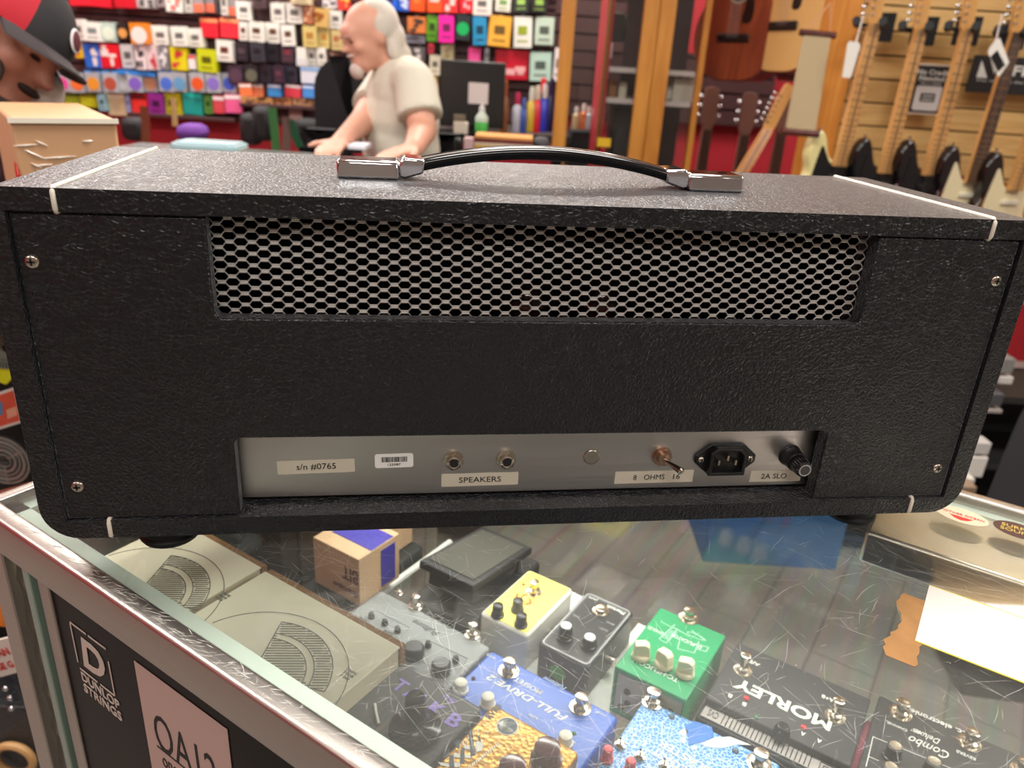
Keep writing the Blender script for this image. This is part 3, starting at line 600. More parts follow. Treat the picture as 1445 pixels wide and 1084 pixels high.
P.sw(972, 873, 0.012, 0.0065); P.txt('TC\u00b7HELICON', 925, 946, 0.048, 0.0060, WTXT, bold=0.01); P.txt('SINGLES', 925, 890, 0.018, 0.0045, WTXT); P.txt('DUPLICATOR', 968, 905, 0.034, 0.0050, WTXT, bold=0.005)
b = MB()
for x0, y0, x1, y1 in ((932, 877, 950, 887), (950, 886, 974, 899), (952, 882, 930, 902), (930, 902, 940, 908), (940, 908, 956, 888), (976, 890, 996, 905), (960, 900, 956, 916), (986, 906, 980, 922), (956, 916, 980, 922), (985, 910, 1000, 914), (1000, 914, 996, 920), (996, 920, 982, 916)):
    p, q = P.L(x0, y0), P.L(x1, y1); b.tube([(p[0], p[1], HH + .0003), (q[0], q[1], HH + .0003)], 0.0006, 4)
b.tube([(P.L(982, 898)[0] + 0.010 * math.cos(k * PI / 8), P.L(982, 898)[1] + 0.003 * math.sin(k * PI / 8), HH + .0003) for k in range(16)], 0.0005, 4, closed=True)
for k in range(7):
    p = P.L(934 + k * 1.6, 900 + k * 0.8); q = P.L(946 + k * 1.6, 888 + k * .8); b.tube([(p[0], p[1], HH + .0003), (q[0], q[1], HH + .0003)], 0.0003, 4)
b.build('line_drawing', mat('print_mint', (170, 216, 190), 0.5), P.t)
# big blue pedal
P = Ped('effects_pedal', 'wide royal blue twin-switch pedal with white slanted writing', 'effects pedal', 0.252, 0.402, 0.239, 0.323, -0.260)
P.body(mat('royal_blue', (16, 88, 190), 0.35, bump=0.1, bscale=300), 0.004, 0.0025)
P.sw(718, 948, 0.015, 0.0062); P.sw(819, 999, 0.015, 0.0062)
P.txt('FULL-DRIVE 2', 742, 984, 0.092, 0.0082, WTXT, bold=0.02, shear=0.25, rz=0); P.txt('MOSFET', 745, 968, 0.032, 0.0062, WTXT, bold=0.01); P.txt('Fulltone', 782, 965, 0.026, 0.0060, mat('print_sky', (150, 176, 220), 0.5), shear=0.4)
P.txt('boost', 692, 927, 0.010, 0.003, WTXT); P.txt('on/off', 848, 1008, 0.011, 0.003, WTXT); P.txt('tone', 752, 1012, 0.010, 0.003, WTXT); P.txt('volume', 805, 1046, 0.011, 0.0035, WTXT); P.led(810, 1036, (40, 120, 70)); P.led(668, 958, (60, 20, 40))
for px, py in ((650, 975), (688, 995), (797, 1050)): P.knob(px, py, 0.0068, 0.012, mat('ivory_knob', (226, 222, 206), 0.4), pointer=False)
# gold pedal, raised on the blue one's neighbour
P = Ped('effects_pedal', 'hammered gold pedal with a round white emblem and two maroon knobs', 'effects pedal', 0.300, 0.396, 0.125, 0.2035, -0.200, zb=SH) if False else Ped('effects_pedal', 'hammered gold pedal with a round white emblem and two maroon knobs', 'effects pedal', 0.303, 0.397, 0.120, 0.252, -0.245)
def hammered():
    m = mat('hammered_gold', (196, 146, 66), 0.35, 0.55); N, L, b = nodes_of(m); tc = N.new('ShaderNodeTexCoord'); v = N.new('ShaderNodeTexVoronoi'); v.inputs['Scale'].default_value = 240; L.new(tc.outputs['Object'], v.inputs['Vector'])
    bp = N.new('ShaderNodeBump'); bp.inputs['Strength'].default_value = 0.5; bp.inputs['Distance'].default_value = 0.001; L.new(v.outputs['Distance'], bp.inputs['Height']); L.new(bp.outputs[0], b.inputs['Normal']); return m
P.body(hammered(), 0.005, 0.003)
NAVY = mat('print_navy', (52, 70, 86), 0.5); p = P.L(716, 1025)
def disc(b, p, r, z0, z1, mi=0, n=36): b.prism([(p[0] + r * math.cos(2 * PI * k / n), p[1] + r * math.sin(2 * PI * k / n)) for k in range(n)], z0, z1, mi)
b = MB(); disc(b, p, 0.0102, P.H, P.H + .0003); em = b.build('emblem', WTXT, P.t); b = MB(); disc(b, p, 0.0092, P.H, P.H + .0005); b.build('emblem_field', NAVY, em)
b = MB()
for k in range(7):
    rr = 0.0022 + k * 0.0009; b.tube([(p[0] + rr * math.cos(a), p[1] + rr * math.sin(a), P.H + .0006) for a in [math.radians(-60 + 230 * q / 16) for q in range(17)]], 0.00025, 4)
b.prism([(p[0] + 0.003, p[1] + 0.004), (p[0] + .009, p[1] + .003), (p[0] + .006, p[1] - .003)], P.H + .0005, P.H + .0007)
b.build('swirl', WTXT, em)
P.txt('RVRB', 697, 1004, 0.020, 0.0062, NAVY, rz=-PI / 2, bold=0.02)
MAR = mat('maroon_knob', (84, 42, 46), 0.18)
P.knob(771, 1072, 0.0125, 0.016, MAR, pointer=False, r2=0.0115); P.knob(722, 1098, 0.0125, 0.016, MAR, pointer=False, r2=0.0115)
b = MB()
def quad(b, P, pts, z=0.0004, mi=0): b.prism([tuple(P.L(*q))[:2] for q in pts], P.H + z * 0.2, P.H + z, mi)
for q in ([(653, 1036), (662, 1030), (664, 1034)], [(661, 1030), (666, 1030), (671, 1065), (664, 1068)], [(635, 1047), (642, 1042), (650, 1045), (648, 1058), (642, 1052)], [(619, 1058), (627, 1053), (635, 1058), (632, 1069), (626, 1062)], [(606, 1068), (614, 1064), (621, 1070), (618, 1077), (610, 1072)], [(650, 1056), (656, 1056), (655, 1078), (649, 1078)], [(634, 1066), (640, 1066), (641, 1083), (634, 1083)], [(674, 1040), (677, 1037), (679, 1048), (676, 1047)]): quad(b, P, q)
b.build('dark_pattern', NAVY, P.t); b = MB()
for q in ([(671, 1047), (680, 1046), (682, 1052), (679, 1060), (672, 1062)], [(654, 1052), (663, 1053), (664, 1058), (655, 1057)], [(641, 1063), (649, 1064), (649, 1070), (640, 1069)], [(656, 1065), (664, 1066), (664, 1071), (656, 1070)], [(618, 1076), (633, 1078), (634, 1083), (623, 1081)], [(641, 1076), (649, 1077), (649, 1083), (641, 1083)]): quad(b, P, q)
for k in range(6): quad(b, P, [(652 + k * 4.2, 1048 - k * 3.6), (654 + k * 4.2, 1047 - k * 3.6), (655 + k * 4.2, 1051 - k * 3.6), (653 + k * 4.2, 1052 - k * 3.6)])
for k in range(16): quad(b, P, [(660 + k * 2.8, 1083 - k * 2.3), (661.4 + k * 2.8, 1082 - k * 2.3), (662.4 + k * 2.8, 1086 - k * 2.3), (661 + k * 2.8, 1087 - k * 2.3)])
b.build('white_pattern', WTXT, P.t)
# sky-blue pedal
P = Ped('effects_pedal', 'sky blue pedal with a crackled finish, white wave marks and red knobs', 'effects pedal', 0.416, 0.548, 0.222, 0.352, -0.250)
def crackle():
    m = mat('crackle_blue', (40, 130, 205), 0.35); N, L, b = nodes_of(m); tc = N.new('ShaderNodeTexCoord'); v = N.new('ShaderNodeTexVoronoi'); v.feature = 'DISTANCE_TO_EDGE'; v.inputs['Scale'].default_value = 260; v.inputs['Randomness'].default_value = 1
    nz = N.new('ShaderNodeTexNoise'); nz.inputs['Scale'].default_value = 120; L.new(tc.outputs['Object'], nz.inputs['Vector']); s_ = N.new('ShaderNodeVectorMath'); s_.operation = 'SCALE'; s_.inputs['Scale'].default_value = 0.006; L.new(nz.outputs['Color'], s_.inputs[0]); a = N.new('ShaderNodeVectorMath'); a.operation = 'ADD'; L.new(tc.outputs['Object'], a.inputs[0]); L.new(s_.outputs[0], a.inputs[1])
    L.new(a.outputs[0], v.inputs['Vector']); cr = N.new('ShaderNodeValToRGB'); e = cr.color_ramp.elements; e[0].color = rgb(190, 222, 236) + (1,); e[0].position = 0.02; e[1].color = rgb(34, 128, 208) + (1,); e[1].position = 0.13; L.new(v.outputs['Distance'], cr.inputs[0]); L.new(cr.outputs[0], b.inputs['Base Color']); return m
P.body(crackle(), 0.004, 0.002)
P.sw(921, 990, 0.014, 0.0065); P.sw(1071, 1078, 0.014, 0.0065)
RK = mat('red_knob', (214, 40, 54), 0.3); P.knob(856, 1073, 0.0050, 0.014, RK, pointer=False, cap=mat('red_cap', (238, 60, 74), 0.35)); P.knob(888, 1090, 0.0050, 0.014, RK, pointer=False, cap=MATS['red_cap'])
for px, py in ((875, 1053), (903, 1069), (937, 1082)):
    p = P.L(px, py); b = MB(); b.lathe([(0.0052, 0), (0.0052, .002), (0.003, .0025), (0.003, 0.005)], p, 12); b.tube([(p[0], p[1], p[2] + .004), (p[0], p[1] + .002, p[2] + .011)], 0.0011, 8); b.build('toggle', NICKEL, P.t)
for px, py in ((948, 1012), (1038, 1060)): P.led(px, py, (90, 110, 130), 0.0032)
P.txt('BLASTER', 965, 1068, 0.050, 0.0085, WTXT, bold=0.02, rz=-0.05); P.txt('COAST', 945, 1074, 0.034, 0.0075, WTXT, bold=0.02, rz=-0.05)
b = MB(); quad(b, P, [(988, 1050), (1008, 1042), (1030, 1040), (1060, 1052), (1040, 1051), (1020, 1056), (1000, 1055)]); quad(b, P, [(958, 1034), (966, 1028), (972, 1033), (964, 1040)]); quad(b, P, [(960, 1042), (967, 1040), (966, 1050), (962, 1048)]); quad(b, P, [(975, 1054), (984, 1053), (983, 1058), (977, 1059)]); b.build('wave_marks', WTXT, P.t)
b = MB(); quad(b, P, [(966, 1026), (980, 1018), (1004, 1026), (1008, 1040), (994, 1047), (972, 1052), (970, 1040)]); b.build('blue_patch', cm((24, 110, 196), 0.4), P.t)
# twin-switch black pedal with raised white name
P = Ped('effects_pedal', 'black pedal with raised white block letters, a ribbed silver strip and two chrome switches', 'effects pedal', 0.464, 0.600, 0.388, 0.487, -0.250)
DG = mat('charcoal_steel', (58, 58, 60), 0.42, 0.0, bump=0.1, bscale=400); P.body(DG, 0.002, 0.0012)
P.sw(1048, 947, 0.022, 0.0055); P.sw(1178, 1012, 0.022, 0.0055); P.txt('MORLEY', 1103, 993, 0.094, 0.0155, mat('letter_cream', (222, 226, 210), 0.45), bold=0.03, rz=0.0)
LED = (190, 30, 40); P.led(1053, 986, LED, .003); P.led(1134, 1027, LED, .003)
P.txt('A/B', 1064, 936, 0.012, 0.005, WTXT, bold=0.02); P.txt('A+B', 1168, 986, 0.012, 0.005, WTXT, bold=0.02); P.txt('B', 1050, 994, 0.004, 0.005, WTXT, bold=0.02); P.txt('A', 1133, 1036, 0.004, 0.005, WTXT, bold=0.02); P.txt('A', 1156, 1046, 0.004, 0.005, WTXT, bold=0.02); P.txt('B', 1030, 982, 0.004, 0.005, WTXT)
p = P.L(1083, 1003); 
b = MB(); y0 = P.h / 2 + 0.0085; b.box((0, y0 - 0.002, P.H / 2 - 0.004), (P.w + 0.004, 0.026, P.H - 0.012)); b.build('sloped_front', DG, P.t, bevel=0.002)
SIL = mat('silver_strip', (178, 172, 168), 0.35, 0.5); b = MB(); zt2 = P.H - 0.0085
b.box((0, y0, zt2), (P.w - 0.004, 0.016, 0.0016)); sp = b.build('ribbed_strip', SIL, P.t)
b = MB()
for k in range(21): b.box((-0.036 + k * 0.0041, y0, zt2 + 0.0011), (0.0009, 0.014, 0.0006))
b.build('rib', BLACKM, sp)
b = MB()
for q in (0, 1):
    i = 0.0018 * q
for (x, y, a, c) in ((-0.0525, 0, .016, .012),):
    b.box((x, y0 + c / 2, zt2 + .001), (a, .0008, .0006)); b.box((x, y0 - c / 2, zt2 + .001), (a, .0008, .0006)); b.box((x - a / 2, y0, zt2 + .001), (.0008, c, .0006)); b.box((x + a / 2, y0, zt2 + .001), (.0008, c, .0006))
    b.box((x, y0 + 0.003, zt2 + .001), (a * .6, .0009, .0006)); b.box((x, y0 - .003, zt2 + .001), (a * .6, .0009, .0006)); b.box((x + a * .3, y0, zt2 + .001), (.0009, c * .55, .0006)); b.box((x - a * .1, y0, zt2 + .001), (.0009, c * .5, .0006))
b.build('maker_mark', INK, sp); text('lettering', 'CVS', INK, sp, (0.056, y0, zt2 + 0.0010), 0.010, 0.009, (0, 0, 0), 0.0002)
P.led(1067, 1013, (30, 120, 80)); p = P.L(1103, 1034); MB().lathe([(0.0085, -0.006), (0.008, 0.004), (0.006, 0.009)], p, 6).build('knob', BLACKP, P.t, bevel=.001)
# black combo pedal
P = Ped('effects_pedal', 'black twin-channel pedal with script writing, silver-topped knobs and two chrome switches', 'effects pedal', 0.606, 0.730, 0.330, 0.499, -0.250)
P.body(mat('charcoal_pedal', (52, 52, 54), 0.4, bump=0.08, bscale=500), 0.003, 0.0015)
P.sw(1270, 1008, 0.016, 0.0062); P.sw(1367, 1050, 0.016, 0.0062)
P.txt('t.c. electronic', 1325, 1020, 0.050, 0.0065, WTXT, bold=0.015); P.txt('AMPWORX', 1285, 1001, 0.014, 0.003, WTXT)
P.txt('Combo', 1310, 1055, 0.034, 0.0105, mat('script_white', (222, 222, 216), .5), shear=0.35, bold=0.0); P.txt('Deluxe', 1308, 1040, 0.022, 0.0075, WTXT, shear=0.35); P.txt("65'", 1292, 1032, 0.008, 0.0045, WTXT, bold=0.01)
P.txt('CHANNEL', 1265, 1025, 0.019, 0.0032, WTXT); P.txt('REVERB', 1363, 1066, 0.016, 0.0036, WTXT)
SLV = mat('silver_top', (205, 196, 180), 0.25, 0.9)
for px, py in ((1258, 1070), (1312, 1092), (1252, 1100)): P.knob(px, py, 0.0072, 0.015, cap=SLV, pointer=False)
b = MB()
for a, c in (((1232, 1040), (1345, 1086)), ((1232, 1040), (1222, 1082)), ((1226, 1068), (1240, 1074))):
    p, q = P.L(*a), P.L(*c); b.tube([(p[0], p[1], P.H + .0002), (q[0], q[1], P.H + .0002)], 0.0004, 4)
b.build('panel_line', WTXT, P.t)
P = Ped('effects_pedal', 'black rectangular pedal at the right edge beside the script one', 'effects pedal', 0.733, 0.80, 0.34, 0.475, -0.250); P.body(mat('charcoal_pedal', (52, 52, 54)), 0.003, 0.0015); P.sw(1440, 1090, 0.014); outline(P, GTXT, .005, .0004, .003)
# talk box
P = Ped('effects_pedal', 'dark grey pedal with purple block writing and a black funnel with a tube', 'effects pedal', 0.194, 0.301, 0.105, 0.2365, -0.240)
P.body(mat('dark_grey_pedal', (58, 57, 57), 0.5, bump=0.15, bscale=500), 0.004, 0.0015); PUR = mat('print_purple', (138, 116, 200), 0.55)
P.txt('THE', 633, 987, 0.014, 0.006, PUR, bold=0.02, rz=PI); P.txt('T', 565, 968, 0.013, 0.0150, PUR, bold=0.02, rz=PI); P.txt('A', 582, 979, 0.014, 0.0150, PUR, bold=0.02, rz=PI); P.txt('L', 598, 990, 0.009, 0.0150, PUR, bold=0.02, rz=PI); P.txt('K', 616, 1002, 0.0150, 0.0155, PUR, bold=0.03, rz=PI); P.txt('B', 641, 1017, 0.0130, 0.0155, PUR, bold=0.03, rz=PI)
p = P.L(586, 1030); MB().lathe([(0.024, 0.0), (0.0235, 0.004), (0.016, 0.008), (0.010, 0.013), (0.0085, 0.020), (0.0098, 0.023), (0.0092, 0.036), (0.0075, 0.040)], p, 28).build('funnel', mat('funnel_black', (24, 24, 25), 0.2), P.t)
a, c = P.L(529, 995), P.L(534, 1023); MB().tube([(a[0], a[1], P.H + .001), ((a[0] + c[0]) / 2 + .001, (a[1] + c[1]) / 2, P.H + .003), (c[0], c[1], P.H + .001)], 0.0014, 6).build('white_tie', SCR, P.t)
# grey twin pedal
P = Ped('effects_pedal', 'wide light grey pedal with small black knobs between the cream box and the blue pedal', 'effects pedal', 0.088, 0.246, 0.225, 0.330, -0.264)
P.body(mat('light_grey_pedal', (130, 133, 133), 0.5, noise=0.08, nscale=30), 0.004, 0.002)
P.sw(587, 856, 0.016, 0.005); P.sw(667, 896, 0.016, 0.005); P.sw(562, 838, 0.004, 0.003)
GK = (38, 40, 42); P.txt('EL34', 617, 872, 0.030, 0.0090, DTXT, bold=0.01, shear=0.2); P.txt('CL', 634, 883, 0.012, 0.008, DTXT); P.txt('Pulltone', 600, 886, 0.036, 0.0080, DTXT, shear=0.4); P.txt('VOL', 512, 874, 0.012, 0.004, DTXT); P.txt('tone', 548, 893, 0.012, 0.004, DTXT)
for px, py in ((524, 872), (543, 882), (561, 892), (604, 913), (643, 934)): P.knob(px, py, 0.0032, 0.007, cm(GK), pointer=False)
p = P.L(584, 925); MB().lathe([(0.0115, 0.0), (0.011, 0.010), (0.009, 0.013)], p, 20).build('knob', cm((44, 46, 48), 0.35), P.t, bevel=.001); p = P.L(622, 948); MB().lathe([(0.0105, 0.0), (0.010, 0.010), (0.008, 0.013)], p, 20).build('knob', cm((44, 46, 48), 0.35), P.t)
b = MB()
for q in (((530, 862), (578, 886), (562, 903), (510, 876)), ((600, 902), (660, 930), (636, 965), (585, 925))):
    pp = [P.L(*a) for a in q]; b.tube([(a[0], a[1], P.H + .0002) for a in pp], 0.0004, 4, closed=True)
b.build('panel_line', GTXT, P.t)
# wah pedal
P = Ped('wah_pedal', 'black rocker wah pedal with a ribbed tread, behind the grey pedal', 'effects pedal', 0.118, 0.206, 0.345, 0.500, -0.268)
P.body(mat('wah_base', (36, 36, 37), 0.5, bump=.3, bscale=300), 0.006, 0.004, 'base')
b = MB(); Mx = Matrix.Translation((0.002, 0.0, P.H + 0.030)) @ Matrix.Rotation(math.radians(8), 4, 'X'); b.box((0, 0, 0), (0.078, 0.128, 0.010), 0, Mx); b.box((0, 0, -0.016), (0.066, 0.10, 0.026), 0, Mx); tr = b.build('rocker', mat('wah_black', (34, 34, 35), 0.55), P.t, bevel=.002)
b = MB()
for k in range(34): b.box((-0.031 + k * 0.00188, 0, 0.0056), (0.0010, 0.108, 0.0014), 0, Mx)
b.build('rubber_tread', mat('tread_grey', (92, 90, 82), 0.6), tr)
P.sw(705, 870, 0.012, 0.003)
# small black boxes and the printed carton behind the manual boxes
P = Ped('storage_case', 'flat black case behind the cream boxes, left of the white shelf bar', 'case', -0.0, 0.064, 0.175, 0.440, -0.272, None, flip=False); P.body(mat('soft_black', (30, 31, 32), 0.6, bump=.5, bscale=150), 0.008, 0.004, 'lid_shell')
b = MB(); b.box((0, 0.0, P.H * 0.5), (0.063, 0.221, 0.003)); b.build('zip', BLACKP, P.t)
P = Ped('pedal_carton', 'tan and blue printed carton standing behind the cream boxes', 'carton', 0.010, 0.083, 0.300, 0.368, -0.208, None, zb=-0.2718, flip=False)
TAN = mat('tan_card', (206, 170, 134), 0.6); b = MB(); b.box((0, 0, P.H / 2 + .001), (P.w, P.h, P.H)); ct = b.build('carton_body', TAN, P.t, bevel=.0008)
b = MB(); b.box((0.004, 0.006, P.H + .0013), (P.w - .010, P.h * 0.55, .0006)); b.box((P.w / 2 + .0004, 0.014, P.H * .5), (.0006, P.h * .35, P.H * .8)); b.build('blue_panel', cm((60, 50, 160), .5), ct)
text('lettering', 'BIT', cm((90, 40, 46), .6), ct, (P.w / 2 - 0.014, -P.h / 2 - .0004, P.H * 0.60), 0.024, 0.018, (PI / 2, PI, 0), .0002); text('lettering', 'Boutique', cm((110, 60, 60), .6), ct, (P.w / 2 - 0.022, -P.h / 2 - .0004, P.H * 0.25), 0.040, 0.010, (PI / 2, PI, 0), .0002, shear=.3)
P = Ped('pedal_carton', 'plain tan carton next to the printed one, mostly behind the amplifier', 'carton', 0.002, 0.046, 0.378, 0.436, -0.215, None, zb=-0.2718, flip=False); MB().box((0, 0, P.H / 2 + .001), (P.w, P.h, P.H)).build('carton_body', TAN, P.t, bevel=.001); P.t.location.x += 0
# white paper liners
for (u0, u1, v0, v1, lb) in ((0.250, 0.300, 0.335, 0.500, 'white paper slip on the shelf between the yellow and the black pedal'), (0.345, 0.385, 0.335, 0.500, 'white paper slip on the shelf between the black and the green pedal'), (0.208, 0.225, 0.335, 0.500, 'white paper slip on the shelf left of the yellow pedal')):
    o = MB().box((0, 0, .0004), (u1 - u0, v1 - v0, .0008)).build('paper_slip', mat('paper_white', (232, 230, 222), .7), None); o.location = cw((u0 + u1) / 2, (v0 + v1) / 2, SH); o.rotation_euler = (0, 0, CYAW); tag(o, lb, 'paper', 'white paper slips')
# dusty pink cloth roll
o = MB(); R_ = random.Random(2); pa, pb = Vector(cw(0.602, 0.30, 0)), Vector(cw(0.604, 0.468, 0))
o.tube([(pa.x + (pb.x - pa.x) * t, pa.y + (pb.y - pa.y) * t, SH + 0.031 + 0.002 * math.sin(t * 9)) for t in [k / 10 for k in range(11)]], [0.0055 + 0.001 * math.sin(k * 2) if k < 10 else 0.003 for k in range(11)], 14)
o = o.build('cloth_roll', mat('dusty_pink', (150, 84, 96), 0.9, bump=1.0, bscale=400), None, smooth=80); tag(o, 'dusty pink fuzzy cloth roll squeezed between two black pedals', 'cloth')
# ================================================================== ROOM
def sd(p): q = p - CAM; return q.dot(R2), q.dot(F2)
BW = 4.10
S0, S1, D0, D1 = -3.1, 3.3, -2.2, BW + 0.06
def planks():
    m = mat('grey_plank_floor', (128, 120, 112), 0.45); N, L, b = nodes_of(m); tc = N.new('ShaderNodeTexCoord'); mp = N.new('ShaderNodeMapping'); mp.inputs['Rotation'].default_value = (0, 0, -(CYAW + PI / 2 - YAW)); L.new(tc.outputs['Object'], mp.inputs[0])
    br = N.new('ShaderNodeTexBrick'); br.inputs['Scale'].default_value = 1; br.inputs['Brick Width'].default_value = 1.2; br.inputs['Row Height'].default_value = 0.16; br.inputs['Mortar Size'].default_value = 0.003
    br.inputs['Color1'].default_value = rgb(158, 152, 144) + (1,); br.inputs['Color2'].default_value = rgb(148, 142, 134) + (1,); br.inputs['Mortar'].default_value = rgb(122, 117, 110) + (1,)
    L.new(mp.outputs[0], br.inputs['Vector']); n = N.new('ShaderNodeTexNoise'); n.inputs['Scale'].default_value = 3; n.inputs['Detail'].default_value = 8; m2 = N.new('ShaderNodeMapping'); m2.inputs['Scale'].default_value = (1, 12, 1); L.new(mp.outputs[0], m2.inputs[0]); L.new(m2.outputs[0], n.inputs['Vector'])
    mx = N.new('ShaderNodeMix'); mx.data_type = 'RGBA'; mx.blend_type = 'MULTIPLY'; mx.inputs['Factor'].default_value = 0.6; L.new(br.outputs['Color'], mx.inputs['A']); L.new(n.outputs['Color'], mx.inputs['B']); L.new(mx.outputs['Result'], b.inputs['Base Color']); return m
def room_box(name, s0, s1, d0, d1, z0, z1, m):
    b = MB(); b.box(((s0 + s1) / 2, (d0 + d1) / 2, (z0 + z1) / 2), (s1 - s0, d1 - d0, z1 - z0)); o = b.build(name, m, None); o.location = rf(0, 0, 0); o.rotation_euler = (0, 0, YAW); return struct(o)
room_box('floor', S0, S1, D0, D1, FLOOR - 0.05, FLOOR, planks())
CT = mat('ceiling_tile', (226, 222, 212), 0.85); room_box('ceiling', S0, S1, D0, D1, CEIL, CEIL + 0.05, CT)
TANW = mat('plain_wall', (124, 114, 107), 0.8); MRD = mat('red_wall_paint', (168, 24, 38), 0.6)
room_box('wall_back', S0 - .06, S1 + .06, BW, BW + 0.06, FLOOR, CEIL, MRD)
room_box('wall_left', S0 - 0.06, S0, D0, D1, FLOOR, CEIL, MRD); room_box('wall_right', S1, S1 + 0.06, D0, D1, FLOOR, CEIL, TANW); room_box('wall_behind_camera', S0 - .06, S1 + .06, D0 - 0.06, D0, FLOOR, CEIL, TANW)
def slats(name, s0, s1, d, zs, pitch, gap, m, mg, th=0.018):
    b = MB(); z = zs[0]
    b.box(((s0 + s1) / 2, d + th + 0.003, (zs[0] + zs[1]) / 2), (s1 - s0, 0.004, zs[1] - zs[0]), 1)
    while z < zs[1]:
        h = min(pitch, zs[1] - z) - gap; b.box(((s0 + s1) / 2, d + th / 2, z + h / 2), (s1 - s0, th, h)); z += pitch
    o = b.build(name, [m, mg], None); o.location = rf(0, 0, 0); o.rotation_euler = (0, 0, YAW); return struct(o)
MARO = mat('maroon_slat', (66, 38, 38), 0.5, noise=.15, nscale=20); DARKG = mat('groove_dark', (26, 16, 15), 0.8)
slats('trim_1', S0, 0.10, BW - 0.03, (-0.02, CEIL), 0.0762, 0.010, MARO, DARKG)
slats('trim_2', 0.30, 1.20, BW - 0.03, (0.10, 0.42), 0.0762, 0.010, MARO, DARKG)
slats('trim_3', 0.0, 0.50, BW - 0.03, (0.10, CEIL), 0.0762, 0.010, MARO, DARKG)
# maple slat wall on the right, a pine post at its end
p = at(1183, 120, 2.80); sL = sd(p)[0]
slats('wall_right_slats', sL - 0.02, S1, 2.80, (-0.40, CEIL), 0.0745, 0.006, MAPLE, mat('groove_brown', (92, 58, 28), 0.7))
pc = at(1190, 100, 2.72); s_ = sd(pc)[0]
PINE = woodmat('pine_post', (202, 126, 46), (224, 156, 72), (14, 14, 0.8), 2.5, 0.4, 2)
b = MB(); b.box((0, 0, 0), (0.098, 0.10, CEIL - FLOOR)); o = b.build('trim_4', PINE, None, bevel=.006); o.location = rf(s_ - 0.035, 2.74, (CEIL + FLOOR) / 2); o.rotation_euler = (0, 0, YAW); struct(o)
room_box('bounce_band_left', S0 + .02, 0.10, BW - 0.045, BW - 0.031, 0.80, CEIL, mat('cream_bounce', (226, 222, 214), .7)); room_box('bounce_band_right', 0.12, S1 - .02, BW - 0.045, BW - 0.031, 1.0, CEIL, mat('cream_bounce', (226, 222, 214), .7))  # unseen cream bands, added above the view to brighten the amplifier top's sheen
# ------------------------------------------------------------------ packets on the wall
HOOK = mat('hook_wire', (150, 150, 150), 0.3, 1.0)
def packet(x0, y0, x1, y1, c, label, group, cat='packet', name='string_packet', style=0, c2=None, d=None, th=0.05):
    d = d or BW - 0.03 - 0.02 - random.uniform(0.02, 0.06)
    ym = (y0 + y1) / 2; A = at(x0, ym, d); B = at(x1, ym, d); T = at((x0 + x1) / 2, y0, d); Bt = at((x0 + x1) / 2, y1, d)
    wd = (B - A).length * 0.95; ht = T.z - Bt.z; cen = (A + B + T + Bt) / 4
    b = MB(); k = max(1, int(th / 0.012)); rr = random.Random(int(x0 * 7 + y0 * 13))
    for i in range(k):
        b.box((rr.uniform(-.002, .002), i * 0.012, rr.uniform(-.003, .003)), (wd, 0.009, ht))
    f = -0.0050
    c2 = c2 or tuple(int(max(0, v * 0.45)) for v in c)
    if style == 0: b.box((0, f, ht * 0.05), (wd * 0.5, 0.001, ht * 0.28), 1); b.box((0, f, -ht * .3), (wd * .6, .001, ht * .05), 1)
    elif style == 1: b.prism([(wd * 0.43 * math.cos(2 * PI * q / 20), wd * 0.43 * math.sin(2 * PI * q / 20) - ht * 0.06) for q in range(20)], f - .001, f, 1, plane='xz')
    elif style == 2: b.box((0, f, ht * .38), (wd, .001, ht * .2), 1)
    elif style == 3: b.box((0, f, -ht * .28), (wd, .001, ht * .4), 1)
    elif style == 4:
        for q in range(5): b.box((rr.uniform(-.3, .3) * wd, f - q * .0003, rr.uniform(-.35, .35) * ht), (wd * rr.uniform(.15, .4), .001, ht * rr.uniform(.1, .3)), 1)
    b.box((0, 0.025, ht / 2 + 0.006), (wd * .16, 0.06, 0.004), 2)
    o = b.build(name, [cm(c, 0.35), cm(c2, 0.35), HOOK], None, smooth=0); o.location = cen; o.rotation_euler = (rr.uniform(-.03, .03), rr.uniform(-.05, .05), YAW + rr.uniform(-.12, .12))
    return tag(o, label, cat, group)
WH = (226, 222, 212); WK = (206, 200, 190)
ORD = ['first', 'second', 'third', 'fourth', 'fifth', 'sixth', 'seventh', 'eighth', 'ninth', 'tenth', 'eleventh', 'twelfth', 'thirteenth', 'fourteenth', 'fifteenth', 'sixteenth', 'seventeenth', 'eighteenth', 'nineteenth', 'twentieth']
def cname(c):
    r, g, b_ = c; mx, mn = max(c), min(c)
    if mx < 75: return 'black'
    if mx - mn < 30: return 'white' if mx > 195 else 'grey'
    if mx == r: return ('pink' if b_ > g + 20 else 'red') if g < 100 else ('orange' if g < 165 else ('yellow' if b_ < 130 else 'beige'))
    if mx == g: return 'green' if r < 190 else 'lime'
    return 'purple' if r > 90 and g < 140 and r > g - 10 else 'blue'
def row(items, where, group, **kw):
    for i, it in enumerate(items):
        x0, y0, x1, y1, c = it[:5]; st = it[5] if len(it) > 5 else 0; c2 = it[6] if len(it) > 6 else None
        packet(x0, y0, x1, y1, c, '%s packet, %s from the left in %s' % (cname(c), ORD[i], where), group, style=st, c2=c2, **kw)
RD = (214, 34, 50); DK = (44, 40, 46)
